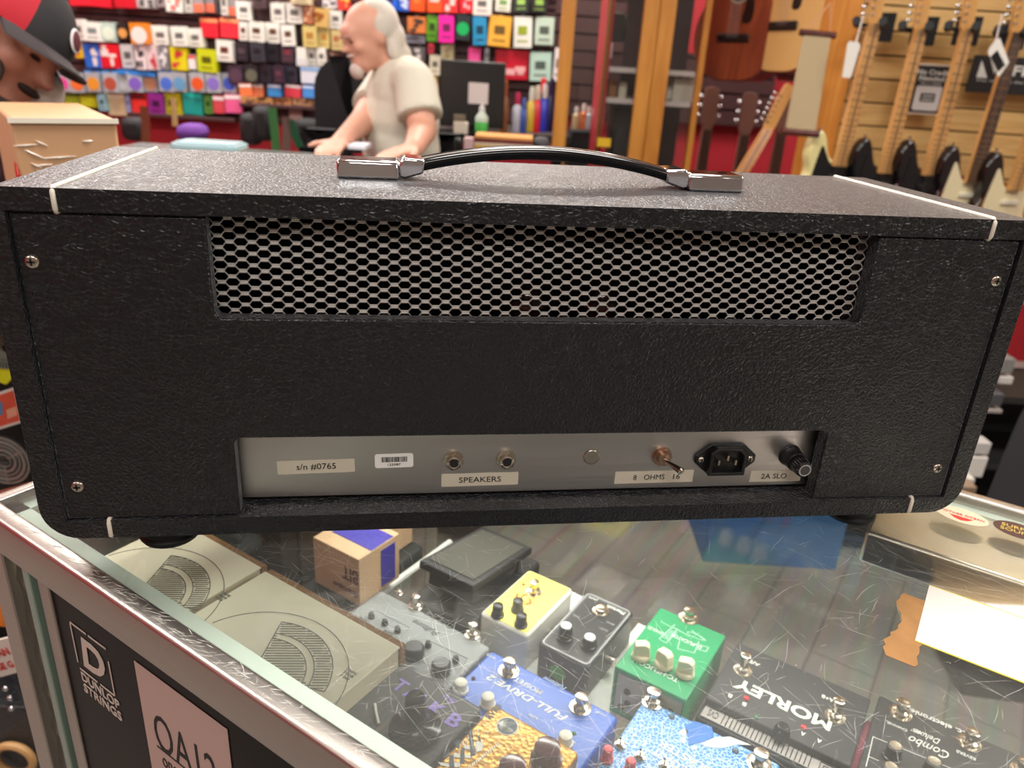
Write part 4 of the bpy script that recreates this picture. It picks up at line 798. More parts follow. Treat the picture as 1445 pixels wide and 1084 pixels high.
row([(97, -12, 128, 8, RD, 2), (129, -12, 158, 10, RD, 2), (160, -12, 190, 11, (200, 30, 44), 2), (192, -12, 219, 12, (190, 188, 186), 4), (221, -12, 234, 10, (150, 140, 140), 4), (234, -10, 258, 17, WH, 4, (206, 120, 110)), (260, -12, 272, 18, WK), (273, -12, 287, 18, (150, 140, 140), 3, (226, 110, 80)), (289, -12, 303, 18, (140, 132, 134), 3, (226, 110, 80)), (311, -12, 321, 22, WK), (322, -8, 334, 23, (150, 140, 140), 3, (226, 110, 80)), (333, 2, 355, 28, WH), (356, -12, 375, 12, (80, 60, 64)), (410, -12, 440, 6, (206, 190, 150)), (455, -10, 476, 12, (210, 206, 206), 4, (60, 60, 60)), (477, -10, 494, 14, (214, 60, 50), 4, (230, 190, 80))], 'the top row left of the grey-haired man', 'packets in the top row of the left wall')
row([(106, 28, 119, 57, WH), (118, 31, 143, 58, WH, 0, (120, 130, 130)), (143, 32, 164, 59, (182, 200, 190), 1, (214, 226, 206)), (166, 34, 181, 57, (40, 34, 32), 1, (214, 150, 80)), (183, 33, 210, 63, (220, 126, 30), 1, (220, 214, 206)), (214, 37, 239, 64, WH), (242, 38, 264, 65, WH), (265, 41, 287, 67, WH), (283, 26, 309, 52, (222, 40, 54), 2, (240, 150, 100)), (311, 26, 338, 53, (222, 40, 54), 2, (240, 150, 100)), (337, 31, 350, 57, WH, 0, (90, 60, 40)), (351, 31, 373, 58, WH, 0, (90, 60, 40)), (375, 32, 396, 60, WH, 0, (90, 60, 40)), (397, 35, 416, 64, WH, 0, (90, 60, 40)), (427, 37, 448, 66, (200, 180, 110), 0, (170, 120, 50)), (449, 39, 466, 68, (200, 180, 110), 0, (170, 120, 50)), (467, 42, 482, 70, (196, 176, 120), 0, (170, 100, 60))], 'the second row left of the grey-haired man', 'packets in the second row of the left wall')
row([(382, 4, 403, 32, WH), (404, 5, 427, 33, WH), (428, 8, 443, 34, (190, 116, 80), 4, (226, 180, 140)), (444, 12, 464, 38, (206, 170, 100), 4, (150, 90, 30)), (465, 15, 483, 40, (220, 216, 206))], 'the short upper row beside the bald forehead', 'packets in the short upper row')
row([(105, 60, 118, 82, (226, 186, 40), 4, (190, 60, 40)), (119, 62, 142, 96, (30, 104, 200), 4, (230, 220, 220)), (142, 62, 170, 95, (214, 26, 40), 4, (238, 220, 214)), (171, 63, 190, 96, (196, 194, 192)), (191, 63, 206, 98, (222, 206, 206), 4, (60, 56, 60)), (207, 63, 222, 98, (220, 196, 196), 4, (190, 70, 80)), (223, 65, 239, 98, (128, 124, 128), 4, (230, 226, 226)), (240, 67, 264, 99, (222, 206, 30), 4, (200, 60, 60)), (266, 78, 277, 98, (226, 220, 214), 2, (210, 50, 40)), (278, 70, 306, 102, (196, 204, 30), 0), (305, 57, 329, 87, WH, 0, (100, 50, 40)), (331, 60, 351, 87, DK, 0, (80, 66, 76)), (353, 60, 373, 87, (56, 52, 60)), (375, 60, 395, 88, (38, 34, 42)), (396, 61, 416, 89, (58, 50, 58), 0, (120, 50, 60)), (418, 67, 432, 93, WH, 3, (206, 206, 206)), (433, 67, 446, 93, WH), (447, 68, 460, 93, WH), (461, 69, 478, 90, (120, 84, 76), 4, (190, 160, 140))], 'the third row of the left wall', 'packets in the third row of the left wall')
row([(322, 92, 344, 118, (58, 46, 58), 1, (84, 60, 76)), (345, 92, 365, 118, (40, 40, 44), 1, (96, 96, 80)), (366, 92, 384, 118, (38, 38, 46)), (385, 92, 402, 118, (50, 40, 52), 0, (96, 56, 70)), (403, 92, 420, 118, (46, 46, 60)), (424, 95, 452, 118, (214, 216, 226), 2, (130, 170, 214))], 'the dark row below the white packets', 'packets in the dark row')
CIRC = [(70, (150, 156, 156)), (88, (226, 70, 150)), (109, (230, 110, 50)), (132, (226, 150, 50)), (156, (170, 80, 60)), (173, (180, 180, 184)), (191, (120, 90, 180)), (212, (206, 150, 116)), (235, (70, 110, 200)), (254, (100, 160, 200)), (279, (222, 90, 40)), (301, (130, 110, 190)), (324, (60, 90, 190))]
row([(x - 10.5, 103, x + 10.5, 130, (168, 170, 174), 1, c) for x, c in CIRC], 'the row of packets with coloured discs', 'disc-fronted packets')
packet(118, 98, 178, 106, (60, 140, 214), 'blue header strip over the left disc-fronted packets', None, 'header card', 'header_card', 2, th=.02); packet(166, 98, 220, 106, (50, 130, 210), 'blue header strip over the middle disc-fronted packets', None, 'header card', 'header_card', 2, th=.02); packet(222, 98, 256, 107, (60, 140, 214), 'blue header strip over the blue-disc packets', None, 'header card', 'header_card', 2, th=.02)
row([(57, 131, 70, 144, (230, 50, 180), 2), (71, 132, 92, 147, (190, 140, 40), 2), (93, 132, 112, 151, (160, 180, 40), 2), (113, 133, 138, 151, (206, 214, 40), 2), (139, 133, 150, 156, (130, 170, 180)), (151, 131, 177, 163, (206, 184, 146), 2, (226, 206, 176)), (178, 134, 184, 158, (150, 150, 190)), (186, 133, 209, 165, (214, 50, 44), 2), (210, 133, 231, 162, (130, 36, 126), 0), (232, 132, 257, 163, (200, 190, 30), 0), (258, 131, 287, 162, (16, 150, 140), 2, (20, 190, 176)), (288, 135, 300, 160, (90, 140, 60)), (301, 136, 317, 160, (206, 70, 80), 2, (230, 220, 220)), (318, 134, 341, 160, (222, 90, 140), 2, (230, 220, 216))], 'the lowest row, above the red wall', 'packets in the lowest row')
row([(338, 119, 356, 136, (230, 120, 70), 2, (230, 226, 222)), (357, 119, 372, 136, (226, 130, 90), 2, (230, 226, 222)), (378, 120, 398, 137, (60, 140, 206), 2, (226, 226, 230)), (402, 120, 426, 137, (222, 70, 84), 2, (230, 222, 222)), (427, 121, 444, 138, (70, 140, 210), 2, (190, 206, 230))], 'the shelf row left of the black chair', 'small boxes on the ledge')
row([(340, 137, 362, 147, (196, 140, 90), 4), (363, 137, 386, 147, (200, 150, 96), 4), (388, 138, 412, 148, (190, 130, 84), 4), (413, 138, 440, 148, (196, 150, 110), 4)], 'the tan row left of the black chair', 'tan cards below the ledge')
row([(515, -12, 524, 12, (150, 40, 60)), (525, -12, 541, 13, (214, 40, 60), 4, (226, 200, 210)), (542, -12, 560, 15, (30, 96, 206)), (561, -12, 577, 15, (26, 90, 200), 4, (200, 214, 236)), (578, -12, 601, 16, (232, 84, 20), 4, (236, 120, 50)), (602, -12, 624, 17, (230, 80, 24), 4, (230, 200, 190)), (625, -12, 647, 17, (220, 40, 40), 4, (236, 190, 180)), (648, -12, 668, 18, (214, 30, 44), 4, (236, 190, 190)), (667, -8, 694, 21, (226, 220, 210)), (699, -8, 721, 17, (214, 216, 200), 0, (110, 150, 80)), (724, -10, 747, 18, (40, 46, 40), 0, (150, 190, 90)), (749, -10, 773, 19, (36, 38, 38), 0, (140, 180, 80))], 'the top row right of the grey-haired man', 'packets in the top row of the right wall')
row([(575, 24, 601, 47, (206, 120, 60), 4, (60, 50, 46)), (602, 21, 618, 58, (96, 170, 40), 0), (619, 22, 641, 60, (222, 20, 150), 0), (643, 21, 664, 56, (40, 46, 50), 1, (20, 170, 90)), (667, 24, 687, 64, (40, 140, 186), 0), (689, 23, 721, 66, (226, 166, 56), 0), (724, 23, 751, 67, (220, 220, 210), 0, (140, 160, 30)), (754, 25, 782, 64, (186, 206, 186), 0)], 'the second row right of the grey-haired man', 'packets in the second row of the right wall')
row([(564, 49, 600, 60, (150, 156, 170)), (566, 66, 580, 84, (120, 110, 110), 4, (60, 56, 56)), (583, 66, 600, 86, (90, 84, 84), 4, (200, 196, 190)), (622, 62, 640, 84, (190, 186, 146), 4, (150, 140, 100)), (606, 78, 622, 106, (206, 200, 176), 0), (604, 62, 612, 76, (190, 40, 60)), (661, 68, 679, 90, (214, 60, 130), 1, (226, 80, 150)), (684, 68, 690, 90, (170, 176, 180)), (698, 70, 746, 111, (190, 20, 44), 4, (226, 170, 170)), (747, 74, 778, 114, (176, 206, 190), 0), (781, 68, 794, 115, (230, 224, 222)), (604, 108, 616, 130, (206, 180, 110), 4, (70, 70, 110))], 'the third row behind the monitor', 'packets in the third row of the right wall')
# ------------------------------------------------------------------ far counter the man leans on
def rthing(name, label, cat, px, py, d, group=None, rz=0):
    p = at(px, py, d); return thing(name, label, cat, p, YAW + rz, group), p
sA = sd(at(250, 215, 2.3))[0]; sB = sd(at(640, 215, 2.3))[0]; HZ = 0.040
t = thing('sales_counter', 'far glass-topped sales counter the grey-haired man leans on', 'counter', rf((sA + sB) / 2, 2.15, FLOOR), YAW)
wC = sB - sA + 0.3
MB().box((0, 0, (HZ - FLOOR) / 2 - 0.02), (wC, 0.5, HZ - FLOOR - 0.04)).build('counter_body', mat('counter_dark', (54, 44, 42), .5), t); MB().box((0, 0, HZ - FLOOR - 0.02), (wC + .02, .52, 0.03)).build('counter_top', mat('grey_green_top', (120, 130, 124), 0.15), t, bevel=.002)
def on_counter(px, py, z=HZ - 0.005): return onz(px, py, z)
t = thing('plastic_tub', 'cream plastic tub with a pale blue lid behind the left corner of the amplifier', 'tub', rf(sd(at(297, 212, 1.98))[0], 1.98, HZ - .005), YAW)
b = MB(); b.prism(rrect(-.072, -.05, .072, .05, .02), 0.0, 0.045); b.build('tub_body', mat('tub_cream', (226, 208, 176), .4, trans=.0), t, bevel=.004); b = MB(); b.prism(rrect(-.082, -.056, .082, .056, .022), 0.045, 0.058); b.prism(rrect(-.074, -.048, .074, .048, .018), 0.058, 0.062); b.build('lid', mat('lid_blue', (170, 200, 206), .3), t, bevel=.003)
# ------------------------------------------------------------------ people
SKIN = mat('skin', (214, 158, 134), 0.5, noise=.06, nscale=30); HAIR = mat('grey_hair', (206, 197, 184), 0.7, bump=1, bscale=160); SHIRT = mat('cream_tshirt', (208, 203, 186), 0.85, bump=.4, bscale=30)
def limb(b, pts, rs, seg=14, mi=0):
    for i in range(len(pts) - 1):
        b.tube([pts[i], pts[i + 1]], [rs[i], rs[i + 1]], seg, mi); b.ell(pts[i + 1], (rs[i + 1],) * 3, 12, 8)
    b.ell(pts[0], (rs[0],) * 3, 12, 8)
def xf(M_, v): return M_ @ Vector(v)
def head(b, M_, s=1.0):
    """x forward, y to the person's left, z up; centre of the skull"""
    R = M_.to_3x3()
    k = R.col[0].length
    def e(c, r): b.ell(M_ @ Vector([x * s for x in c]), [x * s * k for x in r], 20, 14, R=R.normalized())
    e((-0.012, 0, 0.030), (0.098, 0.077, 0.090)); e((0.018, 0, -0.018), (0.074, 0.064, 0.085)); e((0.045, 0, -0.075), (0.045, 0.044, 0.040)); e((0.072, 0, 0.036), (0.030, 0.052, 0.030))
    e((0.084, 0, 0.018), (0.018, 0.050, 0.010)); e((0.062, 0.036, -0.018), (0.026, 0.024, 0.024)); e((0.062, -0.036, -0.018), (0.026, 0.024, 0.024))
    e((0.094, 0, -0.004), (0.014, 0.011, 0.026)); e((0.106, 0, -0.020), (0.016, 0.015, 0.012)); e((0.084, 0, -0.052), (0.016, 0.024, 0.008)); e((0.080, 0, -0.062), (0.014, 0.020, 0.008)); e((0.076, 0, -0.088), (0.020, 0.022, 0.018))
    e((-0.012, 0.076, -0.006), (0.018, 0.010, 0.032)); e((-0.012, -0.076, -0.006), (0.018, 0.010, 0.032))
def hand(b, wrist, tip, nrm, s=1.0, curl=0.25, left=True):
    w_ = Vector(wrist); f = (Vector(tip) - w_).normalized(); n = Vector(nrm); n = (n - f * n.dot(f)).normalized(); x = f.cross(n) * (1 if left else -1)
    Rm = Matrix((x, f, n)).transposed()
    b.ell(w_ + f * 0.045 * s, (0.040 * s, 0.052 * s, 0.015 * s), 16, 10, R=Rm)
    for k, (off, L) in enumerate(((-0.030, .066), (-0.010, .078), (0.010, .073), (0.030, .058))):
        p0 = w_ + f * 0.078 * s + x * off * s; p1 = p0 + (f + x * off * 3) * L * 0.45 * s - n * curl * 0.012 * s; p2 = p1 + (f + x * off * 2) * L * 0.30 * s - n * curl * 0.03 * s; p3 = p2 + f * L * 0.22 * s - n * curl * 0.045 * s
        limb(b, [p0, p1, p2, p3], [0.0095 * s, 0.0088 * s, 0.0080 * s, 0.0068 * s], 10)
    p0 = w_ + f * 0.025 * s - x * 0.030 * s; p1 = p0 + (f * 0.7 - x * 0.8).normalized() * 0.040 * s; p2 = p1 + (f * 0.95 - x * 0.25).normalized() * 0.030 * s
    limb(b, [p0, p1, p2], [0.013 * s, 0.0105 * s, 0.0085 * s], 10)
def pt(px, py, d): return at(px, py, d)
base = pt(575, 240, 2.72); base.z = FLOOR
man = thing('person', 'grey-haired person with a goatee in a cream T-shirt leaning on the far counter, looking down', 'person', base)
def lo(p): return Vector(p) - base
fd = (-R2 * 0.84 - F2 * 0.54).normalized(); up = (Vector((0, 0, 1)) + fd * 0.32).normalized(); left = up.cross(fd).normalized(); fd2 = left.cross(up).normalized()
hc = lo(pt(521, 52, 2.66)); HM = (Matrix((fd2, left, up)).transposed() * 0.86).to_4x4(); HM.translation = hc
b = MB(); head(b, HM)
nk0, nk1 = lo(pt(541, 80, 2.69)), lo(pt(560, 108, 2.72)); limb(b, [nk0, nk1], [0.050, 0.056])
ch, wa, hp = lo(pt(568, 135, 2.70)), lo(pt(566, 205, 2.70)), lo(pt(578, 245, 2.72))
ang = math.atan2(fd.y, fd.x); RT = Matrix.Rotation(ang, 3, 'Z')
b.ell(ch, (.10, .148, .118), R=RT); b.ell((ch + wa) / 2, (.108, .140, .15), R=RT); b.ell(wa, (.112, .140, .12), R=RT); b.ell(hp, (.12, .16, .12), R=RT)
shl, ell_, wrl = lo(pt(585, 118, 2.57)), lo(pt(596, 184, 2.50)), lo(pt(584, 226, 2.34)); shr, elr, wrr = lo(pt(541, 122, 2.84)), lo(pt(512, 172, 2.66)), lo(pt(481, 207, 2.40))
wrr.z = HZ + 0.034 - FLOOR; wrl.z = HZ + 0.034 - FLOOR
limb(b, [ch + Vector((0, 0, .02)), shl], [.07, .054]); limb(b, [ch + Vector((0, 0, .02)), shr], [.07, .054]); limb(b, [shl, ell_, wrl], [.050, .046, .030]); limb(b, [shr, elr, wrr], [.054, .044, .028])
tr_ = lo(on_counter(447, 216, HZ + .02)); hand(b, wrr, Vector((tr_.x, tr_.y, wrr.z - .022)), (0, 0, 1), 1.0, left=False); hand(b, wrl, wrl + Vector((fd.x, fd.y, 0)) * .1 - F2 * .05 + Vector((0, 0, -.02)), (0, 0, 1), 1.0, left=True)
for s_ in (1, -1):
    h0 = hp + (RT @ Vector((0, .08 * s_, 0))); limb(b, [h0, h0 + Vector((0, 0, -.42)), h0 + Vector((0, 0, -(h0.z) + .08))], [.085, .06, .045]); ft = h0 + Vector((0, 0, -h0.z + .04)); b.ell(ft + RT @ Vector((.05, 0, 0)), (.13, .045, .04), R=RT)
b.build('body', SKIN, man, remesh=0.008, sm=5)
b = MB()
def eh(b, c, r, mi=0): k = HM.col[0].to_3d().length; b.ell(HM @ Vector(c), [x * k for x in r], 18, 12, mi, R=HM.to_3x3().normalized())
eh(b, (-.060, 0, .034), (.066, .084, .084)); eh(b, (-.080, 0, -.02), (.054, .080, .070)); eh(b, (-.092, 0, -.075), (.042, .066, .055)); eh(b, (-.026, .072, .03), (.026, .013, .040)); eh(b, (-.026, -.072, .03), (.026, .013, .040)); eh(b, (-.035, 0, .090), (.055, .055, .032)); eh(b, (-.055, .060, -.055), (.028, .022, .045)); eh(b, (-.110, .02, -.09), (.025, .04, .035)); eh(b, (-.105, -.03, -.06), (.025, .04, .03))
b.build('hair', HAIR, man, remesh=0.006, sm=3)
b = MB(); eh(b, (.084, 0, -.098), (.026, .030, .030)); eh(b, (.092, 0, -.043), (.012, .028, .007)); b.build('goatee', mat('white_beard', (200, 184, 174), .8, bump=1, bscale=200), man, remesh=.004, sm=2)
for s_ in (1, -1):
    b = MB(); eh(b, (.086, .030 * s_, .004), (.006, .013, .0035)); b.build('eye', cm((50, 36, 32), .3), man); b = MB(); eh(b, (.096, .030 * s_, .022), (.007, .020, .0045)); b.build('eyebrow', cm((150, 128, 116), .8), man)
b = MB(); b.ell(ch, (.112, .160, .128), R=RT); b.ell((ch + wa) / 2, (.122, .155, .165), R=RT); b.ell(wa + Vector((0, 0, -.01)), (.128, .158, .135), R=RT); limb(b, [ch + Vector((0, 0, .03)), shl], [.085, .066]); limb(b, [ch + Vector((0, 0, .03)), shr], [.085, .066])
sl = shl + (ell_ - shl) * .72; sr = shr + (elr - shr) * .62; b.tube([shl, sl], [.066, .074], 18); b.tube([shr, sr], [.064, .068], 18); b.tube([ch + (nk1 - ch) * .5, nk1 + Vector((0, 0, -.014))], [.095, .064], 18)
b.build('tshirt', SHIRT, man, remesh=0.008, sm=3)
b = MB(); b.ell(hp, (.135, .175, .10), R=RT)
for s_ in (1, -1):
    h0 = hp + (RT @ Vector((0, .08 * s_, 0))); limb(b, [h0, h0 + Vector((0, 0, -.42)), h0 + Vector((0, 0, -h0.z + .08))], [.10, .078, .066])
b.build('trousers', mat('denim', (50, 56, 76), .8), man, remesh=.012)
for s_ in (1, -1):
    h0 = hp + (RT @ Vector((0, .08 * s_, 0))); ft = h0 + Vector((0, 0, -h0.z + .045)); b = MB(); b.ell(ft + RT @ Vector((.05, 0, 0)), (.145, .053, .048), R=RT); b.build('shoe', BLACKM, man)
# person in the cap
cb = pt(-20, 200, 1.78); cb.z = FLOOR
P2 = thing('person', 'bearded person in a red and black cap bending over the cardboard box', 'person', cb)
def l2(p): return Vector(p) - cb
dir_f = (RIGHT * 0.82 + DOWN * 0.57 + FWD * 0.10).normalized(); dir_l = (FWD * 1.0 - RIGHT * 0.05).normalized(); dir_l = (dir_l - dir_f * dir_l.dot(dir_f)).normalized(); dir_u = dir_f.cross(dir_l).normalized()
hc = l2(pt(-4, 50, 1.33)); HM = Matrix((dir_f, dir_l, dir_u)).transposed().to_4x4(); HM.translation = hc
SK2 = mat('skin_ruddy', (178, 122, 104), .5, noise=.06, nscale=30); BRD = mat('dark_beard', (46, 32, 28), .85, bump=1, bscale=200)
b = MB(); head(b, HM, 0.97)
nb = l2(pt(-62, 96, 1.44)); limb(b, [HM @ Vector((-.04, 0, -.05)), nb], [.06, .068])
che = l2(pt(-130, 170, 1.70)); sh1, sh2 = che + F2 * .16 + Vector((0, 0, .06)), che - F2 * .17 + Vector((0, 0, .04))
b.ell(che, (.17, .20, .15)); b.ell(che + Vector((-.03, 0, -.25)), (.15, .17, .2)); b.ell(che + Vector((-.05, 0, -.45)), (.14, .17, .13))
bt = l2(at(25, 168, 1.12)); e1 = sh1 + Vector((.10, -.03, -.22)); e2 = sh2 + Vector((.06, -.02, -.22)); w1 = l2(rf(-.86, 1.38, .16)); w2 = l2(rf(-.95, 1.34, .16))
limb(b, [sh1, e1, w1], [.06, .046, .03]); limb(b, [sh2, e2, w2], [.06, .046, .03]); hand(b, w1, w1 + R2 * .1 + Vector((0, 0, -.03)), (0, 0, 1), 1, left=True); hand(b, w2, w2 + R2 * .1 + Vector((0, 0, -.03)), (0, 0, 1), 1, left=False)
for s_ in (1, -1):
    h0 = che + Vector((-.05, 0, -.5)) + F2 * .09 * s_; limb(b, [h0, Vector((h0.x, h0.y, .5)), Vector((h0.x, h0.y, .08))], [.09, .06, .045]); b.ell(Vector((h0.x + .05, h0.y, .045)), (.13, .05, .042))
b.build('body', SK2, P2, remesh=.007, sm=4)
b = MB()
for c_, r__ in (((.040, 0, -.092), (.052, .050, .036)), ((.074, 0, -.092), (.024, .030, .026)), ((.088, 0, -.045), (.013, .032, .008)), ((.026, .050, -.056), (.050, .018, .042)), ((.026, -.050, -.056), (.050, .018, .042)), ((-.008, .070, -.02), (.016, .010, .045)), ((-.008, -.070, -.02), (.016, .010, .045))): eh(b, c_, r__)
b.build('beard', BRD, P2, remesh=.005, sm=3)
b = MB(); eh(b, (-.05, 0, .0), (.065, .078, .085)); eh(b, (-.03, 0, -.045), (.05, .074, .04)); b.build('hair', mat('dark_hair', (40, 28, 26), .8), P2, remesh=.006)
for s_ in (1, -1):
    b = MB(); eh(b, (.085, .030 * s_, .004), (.006, .013, .0035)); b.build('eye', cm((30, 22, 20), .3), P2)
# cap: dome of gores, brim, button, patch
def cap_point(th, ph, g=1.0):
    return HM @ Vector((-.008 + .112 * g * math.cos(ph) * math.cos(th), .094 * g * math.cos(ph) * math.sin(th), .026 + .100 * g * math.sin(ph)))
def dome(th0, th1, name, m):
    vs = []; n, k = 14, 16
    for g in (1.0, 0.97):
        for i in range(n + 1):
            for j in range(k + 1): vs.append(cap_point(th0 + (th1 - th0) * j / k, i / n * PI / 2 * 0.998, g))
    fs = []; o_ = (n + 1) * (k + 1)
    for i in range(n):
        for j in range(k): a = i * (k + 1) + j; fs += [(a, a + 1, a + k + 2, a + k + 1), (a + o_, a + k + 1 + o_, a + k + 2 + o_, a + 1 + o_)]
    for j in range(k): fs.append((j, j + 1, j + 1 + o_, j + o_))
    b = MB(); b.add(vs, fs); return b.build(name, m, cp_, smooth=70)
cpb = MB(); cpb.ell(HM @ Vector((-.008, 0, .128)), (.009, .009, .006)); cp_ = cpb.build('cap', mat('cap_red', (176, 22, 40), .8), P2)
CB = mat('cap_black', (36, 35, 37), .8); dome(-PI / 4, PI / 4, 'front_panel', CB); dome(PI / 4, 7 * PI / 4, 'rear_panels', MATS['cap_red'])
b = MB(); vs = []; n = 18
for g in (0, 1):
    for lay in (0, 1):
        for i in range(n + 1):
            th = -1.15 + 2.3 * i / n; r0x, r0y = (.105, .090) if lay == 0 else (.152, .096)
            x = -.008 + r0x * math.cos(th * (1 if lay == 0 else .95)); y = r0y * math.sin(th * (1 if lay == 0 else .95)); z = .034 - .004 * g - (0.012 * lay) - .10 * y * y / .01 * (.14 if lay else .05)
            vs.append(HM @ Vector((x, y, z)))
fs = []
for i in range(n): fs += [(i, i + 1, n + 2 + i, n + 1 + i), (2 * n + 2 + i, 3 * n + 3 + i, 3 * n + 4 + i, 2 * n + 3 + i), (n + 1 + i, n + 2 + i, 3 * n + 4 + i, 3 * n + 3 + i), (i, 2 * n + 2 + i, 2 * n + 3 + i, i + 1)]
b.add(vs, fs); b.build('brim', mat('cap_brim', (62, 54, 56), .8), cp_, smooth=60)
b = MB(); c_ = cap_point(.10, .40, 1.01); R__ = HM.to_3x3(); b.ell(c_, (.0035, .017, .020), R=R__ @ Matrix.Rotation(-.55, 3, 'Y')); b.build('cap_patch', cm((220, 214, 214), .6), cp_); b = MB(); c_ = cap_point(.10, .40, 1.02); b.ell(c_, (.0035, .014, .017), R=R__ @ Matrix.Rotation(-.55, 3, 'Y')); b.build('cap_emblem', cm((90, 30, 44), .6), cp_)
b = MB(); b.ell(che, (.195, .225, .165)); b.ell(che + Vector((-.03, 0, -.25)), (.175, .2, .22)); b.ell(che + Vector((-.05, 0, -.42)), (.165, .19, .12)); limb(b, [sh1, e1, e1 + (w1 - e1) * .8], [.078, .062, .045]); limb(b, [sh2, e2, e2 + (w2 - e2) * .8], [.078, .062, .045]); b.tube([nb + Vector((0, 0, -.06)), nb + Vector((.01, 0, .0))], [.10, .076], 16)
b.build('plaid_shirt', mat('plaid_dark', (104, 74, 76), .85, noise=.5, nscale=40), P2, remesh=.01)
b = MB(); c_ = l2(pt(50, 125, 1.36)); b.ell(c_, (.045, .05, .045)); b.ell(c_ + Vector((-.05, 0, -.01)), (.05, .05, .05)); b.build('white_collar', cm((214, 206, 200), .8), P2, remesh=.008)
b = MB(); b.ell(che + Vector((-.05, 0, -.5)), (.15, .19, .10))
for s_ in (1, -1):
    h0 = che + Vector((-.05, 0, -.5)) + F2 * .09 * s_; limb(b, [h0, Vector((h0.x, h0.y, .5)), Vector((h0.x, h0.y, .08))], [.105, .08, .065])
b.build('trousers', MATS['denim'], P2, remesh=.012)
# ================================================================== LEFT: carton on the merchandise rack
KR = mat('kraft_carton', (196, 152, 112), .6, noise=.08, nscale=6, bump=.1, bscale=20)
pA = at(12, 166, .97); BTH = math.radians(37); ux = R2 * math.cos(BTH) + F2 * math.sin(BTH); wB = .06
while True:
    q_ = RC @ (pA + ux * wB - CAM)
    if W_PX / 2 + F_PX * q_.x / q_.z >= 163 or wB > .5: break
    wB += .001
ztop = pA.z; uy = Vector((-ux.y, ux.x, 0)); sa, sb = sd(pA)[0], sd(pA + ux * wB)[0]; BH = .26
cc = pA + ux * wB / 2 + uy * .14; cc.z = ztop - BH
t = thing('cardboard_box', 'big brown cardboard box wrapped in shiny clear film behind the left end of the amplifier', 'box', cc, YAW + BTH)
b = MB(); b.box((0, 0, BH / 2), (wB, .28, BH)); c_ = b.build('carton', KR, t, bevel=.004)
b = MB(); R_ = random.Random(8)
b.box((0, -.141, BH - .003), (wB + .004, .006, .006)); b.build('tape_edge', mat('clear_tape', (240, 232, 214), .12, spec=.9), t)
b = MB()
for _ in range(30):
    x, z = R_.uniform(-.45, .45) * wB, R_.uniform(.10, .235); L = R_.uniform(.005, .022); a = R_.choice((0.05, 0.1, -0.5)); b.tube([(x - L * math.cos(a), -.1405, z - L * math.sin(a)), (x, -.1415, z), (x + L * math.cos(a), -.1405, z + L * math.sin(a))], [.0003, .0011, .0003], 5)
b.build('film_wrinkle', mat('clear_film', (240, 232, 220), .12, spec=1.0), t)
b = MB(); b.prism([(-.125 + .022 * math.cos(k * PI / 4 + .39), .185 + .022 * math.sin(k * PI / 4 + .39)) for k in range(8)], -wB / 2 - .0014, -wB / 2 - .0006, plane='yz'); b.build('octagon_mark', RED, t)
t = thing('merchandise_rack', 'black free-standing rack at the left carrying the cardboard box and hanging packs', 'rack', rf(-.80, 1.14, FLOOR), YAW); zt3 = ztop - BH - .001
b = MB(); b.box((0.02, 0.05, (zt3 - FLOOR) - .015), (.86, .40, .03)); b.box((0.02, -.02, (zt3 - FLOOR) / 2 - .03), (.86, .02, zt3 - FLOOR - .07)); b.build('back_panel', mat('rack_black', (24, 22, 22), .7), t)
for x in (-.39, .43): MB().box((x, .06, (zt3 - FLOOR) / 2 - .016), (.03, .34, zt3 - FLOOR - .034)).build('upright', MATS['rack_black'], t)
MB().box((.02, .06, .03), (.86, .36, .06)).build('plinth', MATS['rack_black'], t)
DP = 1.045
def hung(name, label, cat, pts, d, m, parts=None, th=.02):
    P_ = [at(x, y, d) for x, y in pts]; c = sum(P_, Vector()) / len(P_); t = thing(name, label, cat, c, YAW); inv = t.matrix_world.inverted(); q = [inv @ p for p in P_]
    b = MB(); b.prism([(p.x, p.z) for p in q], 0, th, plane='xz'); o = b.build('pack', m, t, bevel=.002)
    return t, inv, o
t, inv, o = hung('hanging_pack', 'yellow pack with a grey skull print hanging left of the amplifier', 'pack', [(-40, 462), (3, 458), (6, 470), (10, 480), (19, 533), (8, 544), (-2, 540), (-42, 520)], DP, mat('neon_yellow', (226, 226, 20), .35, bump=.6, bscale=25), th=.012)
b = MB(); c_ = inv @ at(3, 492, DP); b.ell(c_ + Vector((0, .002, 0)), (.019, .006, .024)); b.box(c_ + Vector((0, -.002, -.024)), (.022, .006, .012)); sk = b.build('skull_print', mat('skull_grey', (120, 124, 110), .6), o)
b = MB(); b.ell(c_ + Vector((.008, -.004, .002)), (.005, .003, .006)); b.ell(c_ + Vector((-.006, -.004, .002)), (.005, .003, .006))
for k in range(5): b.box(c_ + Vector((-.009 + .0045 * k, -.0056, -.024)), (.0008, .001, .009))
b.build('skull_hollow', INK, o)
t, inv, o = hung('hanging_card', 'white-edged red picture card below the yellow pack', 'card', [(-40, 566), (22, 546), (32, 597), (-30, 616)], DP, mat('card_edge', (226, 214, 206), .5), th=.004)
b = MB(); P_ = [inv @ at(x, y, DP - .001) for x, y in ((-40, 571), (19, 551), (28, 594), (-30, 611))]; b.prism([(p.x, p.z) for p in P_], -.0005, .0005, plane='xz'); pc_ = b.build('picture', mat('picture_red', (214, 84, 60), .4, noise=.4, nscale=30), o)
b = MB(); P_ = [inv @ at(x, y, DP - .002) for x, y in ((8, 579), (22, 574), (24, 586), (10, 592))]; b.prism([(p.x, p.z) for p in P_], -.0008, .0003, plane='xz'); b.build('picture_highlight', cm((226, 160, 130), .4), o); 
